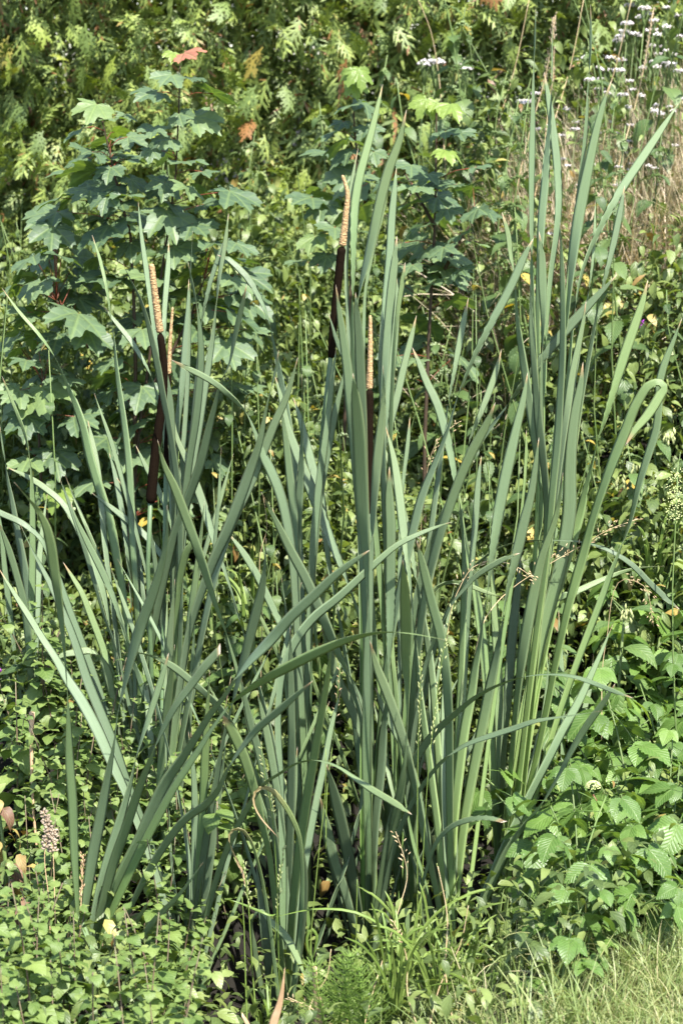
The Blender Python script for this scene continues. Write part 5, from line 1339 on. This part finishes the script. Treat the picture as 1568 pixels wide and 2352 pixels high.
grass_stalk([(820, 2020, 4.3), (818, 2120, 4.3), (815, 2270, 4.28), (812, 2350, 4.25)], 'stiff bare green stalk before the central bulrush', r=.0017, seed=8)
grass_stalk([(780, 1540, 4.6), (772, 1620, 4.6), (765, 1700, 4.6), (752, 1800, 4.55), (748, 1950, 4.5)], 'thin grass stalk with sparse spikelets left of the central stalk', head='panicle', hl=.12, n=14, headmat='straw_one', seed=9, spread=.004)
grass_stalk([(908, 1910, 4.15), (925, 1960, 4.15), (935, 2010, 4.15), (915, 2090, 4.12), (880, 2200, 4.1), (850, 2300, 4.05), (835, 2360, 4.0)], 'bleached straw stalk slanting down to the left before the central bulrush', mat='straw_one', head='panicle', hl=.10, n=12, spread=.01, seed=10)
for j, (a, b, c, d, w) in enumerate([(760, 2180, 700, 2370, 'left of the horsetail'), (905, 2120, 960, 2365, 'among the soft tufts'), (1075, 2080, 985, 2360, 'below the right bulrush plants'), (660, 2290, 790, 2365, 'lying low before the dark hollow'), (1005, 1990, 1040, 2350, 'beside the long grass stalks')]):
    grass_stalk([(a, b, 4.0), ((a * 2 + c) / 3 + 10, (2 * b + d) / 3, 4.0), ((a + 2 * c) / 3 - 6, (b + 2 * d) / 3, 3.98), (c, d, 3.95)], 'bent bleached dead grass stem ' + w, mat='straw_one', r=.0016, head='panicle' if j % 2 else None, hl=.05, n=10, spread=.008, seed=40 + j)
grass_stalk([(1052, 970, 5.1), (1030, 985, 5.1), (1005, 1010, 5.1), (985, 1060, 5.1), (975, 1130, 5.1), (960, 1300, 5.1), (955, 1600, 5.1)], 'arching grass with a loose straw panicle right of the central seed head', mat='straw_one', head='panicle', hl=.14, n=34, spread=.02, seed=11)
grass_stalk([(1465, 1192, 4.75), (1400, 1215, 4.75), (1340, 1250, 4.75), (1270, 1290, 4.75), (1190, 1340, 4.75), (1120, 1410, 4.7), (1080, 1550, 4.65)], 'long straw grass panicle slanting across the thick pale bulrush leaves', mat='straw_one', head='panicle', hl=.27, n=60, spread=.018, seed=12)
grass_stalk([(1230, 1335, 4.6), (1200, 1310, 4.6), (1150, 1290, 4.6), (1090, 1300, 4.6), (1050, 1360, 4.6), (1020, 1500, 4.6)], 'drooping straw panicle before the upright bulrush leaves', mat='straw_one', head='panicle', hl=.20, n=40, spread=.016, seed=13)
grass_stalk([(1500, 1440, 5.0), (1470, 1340, 5.0), (1440, 1330, 5.0), (1390, 1480, 5.0), (1380, 1700, 4.95)], 'hanging straw panicle over the bramble leaves at right', mat='straw_one', head='panicle', hl=.16, n=40, spread=.014, seed=14)
grass_stalk([(100, 1862, 4.05), (112, 1910, 4.05), (104, 1950, 4.05), (112, 2060, 4.05), (118, 2200, 4.05)], 'dry stalk with a fluffy pale beige seed head at lower left', r=.0011, mat='cane', head='fluff', hl=.08, n=90, headmat='fluff', spread=.005, seed=15)
grass_stalk([(118, 1900, 4.06), (122, 1950, 4.06), (126, 2060, 4.06), (130, 2210, 4.06)], 'second fluffy beige seed head close behind the first at lower left', r=.001, mat='cane', head='fluff', hl=.05, n=60, headmat='fluff', spread=.008, seed=16)
grass_stalk([(192, 1962, 4.25), (190, 2010, 4.25), (186, 2090, 4.25), (180, 2250, 4.25)], 'short brown seed spike left of the fanned leaves', mat='cane', head='spike', hl=.10, n=34, headmat='cane', spread=.004, seed=17)
grass_stalk([(605, 1140, 5.2), (612, 1220, 5.2), (600, 1260, 5.2), (602, 1400, 5.2), (598, 1600, 5.2)], 'thin bleached grass stalk bent over left of the middle', mat='straw_one', seed=18)
grass_stalk([(960, 0, 7.3), (985, 60, 7.3), (1005, 160, 7.3), (1020, 350, 7.2), (1030, 520, 7.1)], 'dry straw stalk leaning before the hedge top', mat='straw_one', r=.002, seed=19)
for j, (a, b, c, d, w) in enumerate([(1215, -5, 1085, 500, 'tall straw stalk left of the tallest leaf tip'), (1275, 35, 1180, 460, 'dry grass with a pale rosy seed head beside the tall leaf tips'), (1340, -5, 1220, 480, 'long straw stalk crossing behind the tall leaf tips'),
                                  (1270, 40, 1245, 420, 'upright straw stalk behind the tall leaf tips'), (1450, -5, 1300, 520, 'leaning straw stalk right of the tall leaf tips'), (1500, 20, 1380, 560, 'straw stalk bending among the yarrow'), (1390, 300, 1290, 700, 'straw stalk low on the slope')]):
    grass_stalk([(a, b, 7.0), ((a * 2 + c) / 3 + 8, (b * 2 + d) / 3, 7.0), ((a + 2 * c) / 3, (b + d * 2) / 3, 6.95), (c, d, 6.9), (c - 40, d + 200, 6.8)], w, mat='straw_one', r=.0022, head='spike' if j % 2 else None, hl=.22, n=60, headmat='fluff', spread=.008, seed=20 + j)

# soft arching grass tufts at the foot of the bulrushes
def tuft(px_, py_, Y, seed, label, n=11, Lmax=300):
    rs = random.Random(seed); base = P(px_, py_, Y); root = empty('grass_tuft', base); tag(root, label, 'grass')
    for i in range(n):
        a = rs.uniform(-1, 1); L = Lmax * rs.uniform(.45, 1); k = rs.uniform(.2, 1.3)
        x0 = px_ + rs.uniform(-14, 14)
        pts = []
        for j in range(7):
            f = j / 6
            x = x0 + a * L * (.25 * f + .55 * k * f ** 2.6); y = py_ - L * (f - .42 * k * f ** 3)
            pts.append((x, y, rs.uniform(6, 10) * (1 - .2 * f) if j < 6 else 0))
        o = ribbon(pts[::-1], Y, rs.uniform(-.12, .12), parent=root, mats=[M['grass']], thick=.05, nseg=16, seed=seed * 50 + i, name='leaf')
        o.matrix_basis = Matrix.Translation(-base)
for j, (a, b, Y, n, L, w) in enumerate([(880, 2360, 4.12, 12, 330, 'before the central bulrush stalk'), (935, 2350, 4.15, 12, 420, 'right of the bleached straw'), (985, 2330, 4.18, 12, 470, 'below the long grass stalks'),
        (1035, 2320, 4.2, 11, 360, 'at the feet of the right bulrush plants'), (905, 2330, 4.0, 13, 430, 'left of the long grass stalks'), (1010, 2350, 4.0, 13, 380, 'under the right bulrush plants'), (1060, 2345, 4.02, 11, 300, 'left of the lobed leaves'), (1130, 2370, 3.95, 10, 240, 'at the bottom edge by the lawn'),
        (1080, 2300, 4.22, 9, 260, 'before the small bright leaves right of centre'), (840, 2380, 4.05, 9, 200, 'at the bottom edge beside the horsetail'), (610, 2390, 4.15, 8, 190, 'at the bottom edge by the tan cut leaves'),
        (1190, 2270, 4.2, 7, 220, 'in front of the lobed leaves near the lawn'), (1330, 2180, 4.4, 7, 180, 'at the border of lawn and brambles'), (570, 1420, 5.2, 8, 240, 'between the left and middle bulrush leaves'), (1500, 1330, 5.6, 8, 190, 'below the right edge loop leaf')]):
    tuft(a, b, Y, 60 + j, 'tuft of soft bright green arching grass ' + w, n, L)

# horsetail
def horsetail(px_, py_, Y, seed, label, H=.16):
    rs = random.Random(seed); base = P(px_, py_, Y); root = empty('horsetail', base); tag(root, label, 'horsetail')
    mb = MB(); tip = Vector((rs.uniform(-.03, .03), -.02, H)); tube(mb, [Vector((0, 0, 0)), tip * .5, tip], [.0018, .0015, .0008], 5); mb.obj('stem', [M['horsetail']], root)
    b = MB()
    for w in range(11):
        p = tip * (.15 + .08 * w)
        for k in range(10):
            a = k * .63 + w * .3; l = .055 * (1.1 - .07 * w) * rs.uniform(.8, 1.1)
            tube(b, [p, p + Vector((math.cos(a) * l * .5, math.sin(a) * l * .5, l * .28)), p + Vector((math.cos(a) * l, math.sin(a) * l, l * .75))], [.0008, .0007, .0004], 3, cap=False)
    tag(b.obj('whorls', [M['horsetail']], root), kind='stuff')
for j, (a, b, w) in enumerate([(775, 2365, 'left of the stiff bare stalk'), (805, 2380, 'under the stiff bare stalk'), (750, 2385, 'right of the cut cane'), (840, 2395, 'at the bottom edge left of the lawn')]):
    horsetail(a, b, 3.85, 70 + j, 'feathery bright green horsetail ' + w)

# withered dock at the left edge
WL = [up_faces(simple_leaf(.12, .055, n=8, p0=.7, fold=.3, droop=2.0, wav=.12, stalk=.02)).mesh('leaf', [M['withered']]) for k in range(3)]
comfrey(12, 2050, 4.55, 11, 'withered brown dock at the left edge above the marjoram', 12, .34, False, mats=WL, s=.9, name='dock', cat='dock')
comfrey(60, 2060, 4.5, 12, 'small withered dock with a yellow and brown leaf beside the orange stick', 7, .24, False, mats=WL, s=.7, name='dock', cat='dock')
# orange dead bulrush stick at left
b0 = P(90, 2080, 4.75); rt = empty('dead_stick', b0); tag(rt, 'dead orange tan bulrush stem standing at left above the marjoram', 'stem')
mb = MB(); tube(mb, [P(x, y, 4.75) - b0 for x, y in ((74, 1636), (72, 1700), (74, 1790), (78, 1870), (86, 1960), (90, 2080))], [.0065, .0045, .0032, .003, .003, .003], 7, rough=.1); mb.obj('stem', [M['cane']], rt)
# thistle with purple flower and green burs
tb = P(88, 1700, 5.1); th = empty('thistle', tb); tag(th, 'thistle with green burs and purple flowers at the left edge', 'thistle')
def spine_ball(c, r, seed, n=70):
    rs = random.Random(seed); mb = MB()
    tube(mb, [c + Vector((0, 0, -r)), c + Vector((0, 0, -r * .5)), c, c + Vector((0, 0, r * .6)), c + Vector((0, 0, r * .9))], [r * .3, r * .85, r, r * .7, r * .3], 9)
    for k in range(n):
        d = Vector((rs.gauss(0, 1), rs.gauss(0, 1), rs.gauss(0, 1))).normalized()
        s = d.orthogonal().normalized() * r * .08
        a = mb.vert(c + d * r * .85 + s); b = mb.vert(c + d * r * .85 - s); e = mb.vert(c + d * r * 1.55); mb.face((a, b, e))
    return mb
for j, (x, y, r) in enumerate([(158, 1402, .013), (128, 1432, .015), (104, 1530, .008), (90, 1620, .008)]):
    c = P(x, y, 5.1) - tb
    mb = MB(); tube(mb, [Vector((0, 0, 0)), Vector((c.x * .3, 0, c.z * .6)), c], [.004, .003, .002], 5); mb.obj('stem', [M['purple_stem']], th)
    spine_ball(c, r, j).obj('bur', [M['green_stem'] if j < 2 else M['fluff']], th)
for j, (x, y) in enumerate([(0, 1545), (110, 1538)]):
    c = P(x, y, 5.1) - tb; mb = MB(); rs = random.Random(j)
    for k in range(60):
        d = Vector((rs.gauss(0, .6), rs.gauss(0, .6), 1)).normalized(); s = Vector((.0009, 0, 0)); e = c + d * rs.uniform(.008, .013)
        mb.face((mb.vert(c - s), mb.vert(c + s), mb.vert(e)))
    mb.obj('flower', [M['purple_flower']], th)
for k in range(7):
    random.seed(k); lf = up_faces(simple_leaf(.11, .04, n=12, serr=.3, fold=.2, droop=.8, wav=.1)); lf.obj('leaf', [M['nettle']], th).matrix_basis = aim(Vector((0, 0, .04 + .035 * k)), k * 2.4, .2)
# purple loosestrife flower at right with yellow leaves
lb = P(1455, 1080, 6.2); lo = empty('loosestrife', lb); tag(lo, 'purple flower spike beside yellow leaves near the right edge', 'flower')
top = P(1470, 735, 6.2) - lb
mb = MB(); tube(mb, [Vector((0, 0, 0)), top * .5, top], [.003, .0025, .0015], 5); mb.obj('stem', [M['wood']], lo)
mb = MB(); rs = random.Random(5)
for k in range(60):
    c = top * (1 - rs.uniform(0, .08)) + Vector((rs.gauss(0, .006), rs.gauss(0, .006), 0)); s = .004
    v = [mb.vert(c + Vector([rs.uniform(-1, 1) * s for _ in range(3)])) for _ in range(3)]; mb.face(v)
mb.obj('flower', [M['purple_flower']], lo)
YL = leaf_material('yellow_leaf', [(0, (.34, .24, .06)), (1, (.40, .31, .11))], veins=(6, .5, .3, 'pinnate'), trans=.3)
random.seed(4); ylm = up_faces(simple_leaf(.05, .028, n=8, p0=.7, serr=.06, fold=.15, droop=.7)).mesh('leaf', [YL])
for k, (x, y) in enumerate([(1490, 722), (1478, 742)]):
    o = link('leaf', ylm, lo, aim(P(x, y, 6.17) - lb, -1.2 + k, -.4, .3, .95)); 
for j, (x, y, Y, w) in enumerate([(700, 675, 5.9, 'left of the high seed head'), (1122, 1038, 5.5, 'between the bulrush leaves right of centre'), (1092, 655, 5.9, 'right of the middle sapling'), (520, 470, 5.8, 'right of the left sapling leaves'), (110, 785, 5.7, 'at the left sapling edge'),
                                (1495, 1120, 5.9, 'right of the looped bulrush leaf'), (618, 958, 5.6, 'between the left and middle bulrush leaves'), (488, 1085, 5.6, 'right of the left seed head'), (632, 1295, 5.5, 'behind the long crossing leaves'), (585, 690, 5.9, 'right of the big sycamore leaves')]):
    b = P(x, y, Y); r = empty('yellowed_nettle', Vector((b.x, b.y, ground(b.x, b.y)))); tag(r, 'nettle with a yellow leaf ' + w, 'nettle')
    q = b - Vector(r.location); mb = MB(); tube(mb, [Vector((0, 0, 0)), q * .6 + Vector((.01, .01, 0)), q + Vector((0, 0.01, .01))], [.003, .002, .0012], 5); mb.obj('stem', [M['green_stem']], r)
    for k in range(2): link('leaf', ylm, r, aim(q, -1.6 + k * 1.3 + j, -.5 + .1 * (j % 4), .3 * (j % 3 - 1), .5 + .12 * k))
    for k in range(8): link('leaf', nettle_proto.L[k % 4], r, aim(q * (.4 + .06 * k), k * 1.6, -.3, 0, .55))
# red-stemmed plant with a greenish umbel at right
ub = P(1440, 2120, 4.45); um = empty('umbel_flower', ub); tag(um, 'red stemmed plant with a round cream green flower head above the brambles', 'flower')
mb = MB(); tube(mb, [P(x, y, 4.45) - ub for x, y in ((1361, 1825), (1374, 1850), (1377, 1900), (1372, 1962), (1410, 2010), (1442, 2062), (1470, 2110), (1500, 2165))], [.0016, .002, .0024, .0028, .0028, .0026, .0024, .0022], 7); mb.obj('stem', [M['red_stem']], um)
mb = MB(); rs = random.Random(6); c0 = P(1361, 1806, 4.45) - ub
for k in range(110):
    a, e = rs.uniform(0, 6.28), rs.uniform(-.3, 1.5); c = c0 + Vector((math.cos(a) * math.cos(e) * .015, math.sin(a) * math.cos(e) * .012, math.sin(e) * .011))
    s = .0023; v = [mb.vert(c + Vector(w) * s) for w in ((1, 0, 0), (-.5, .9, 0), (-.5, -.9, 0), (0, 0, 1))]
    for A, B in ((0, 1), (1, 2), (2, 0)): mb.face((v[A], v[B], v[3]))
mb.obj('flower_head', [M['cream_flower']], um)
for k, (x, y, az) in enumerate([(1395, 1840, -.3), (1330, 1850, 3.6), (1352, 1900, 3.4), (1400, 1880, -.6)]):
    link('leaf', berry_proto.L[k], um, aim(P(x, y, 4.43) - ub, az, -.2, 0, .62))
# tall thin weed stem with tiny cream flowers at the right edge
wb = P(1552, 1830, 4.7); we = empty('meadow_weed', wb); tag(we, 'thin upright stem with tiny cream flower sprays at the right edge', 'weed')
mb = MB(); tube(mb, [P(x, y, 4.7) - wb for x, y in ((1556, 1060), (1550, 1200), (1543, 1350), (1544, 1500), (1550, 1650), (1556, 1830))], [.0012, .0014, .0017, .002, .002, .002], 6); mb.obj('stem', [M['green_stem']], we)
mb = MB(); rs = random.Random(8)
for k in range(220):
    c = P(1548 + rs.gauss(0, 11), rs.uniform(1075, 1195), 4.7 + rs.uniform(-.02, .02)) - wb; s = .0019
    v = [mb.vert(c + Vector(w) * s) for w in ((1, 0, 0), (-.5, .9, 0), (-.5, -.9, 0), (0, 0, 1))]
    for A, B in ((0, 1), (1, 2), (2, 0)): mb.face((v[A], v[B], v[3]))
mb.obj('flower_spray', [M['cream_flower']], we)
for k in range(6): link('leaf', berry_proto.L[k % 4], we, aim(P(1548, 1400 + 60 * k, 4.69) - wb, k * 2.2, -.2, 0, .45))
# small pale-leaved plants in front, right of the bulrushes
for j, (x, y, w) in enumerate([(1075, 2185, 'left of the pale bulrush base'), (1065, 2235, 'under the first, by the pale base'), (1265, 2200, 'before the bramble leaves'), (500, 1835, 'between the slanting leaves'), (345, 1505, 'behind the crossing leaf at left')]):
    b = P(x, y + 90, 4.35 if y > 1800 else 4.95); r = empty('pale_leaf_plant', b); tag(r, 'small plant with rounded pale yellow green leaves ' + w, 'plant')
    q = Vector((0, 0, .08)); mb = MB(); tube(mb, [Vector((0, 0, -.03)), q], [.002, .0015], 5); mb.obj('stem', [M['purple_stem']], r)
    for k in range(7): link('leaf', mint_proto.L[k % 4], r, aim(q * (.4 + .1 * k), k * 1.57 + (.3 if k % 2 else 0) - .8, rs.uniform(-.3, .1), 0, rs.uniform(1.0, 1.4) * (1 if x > 600 else .75)))
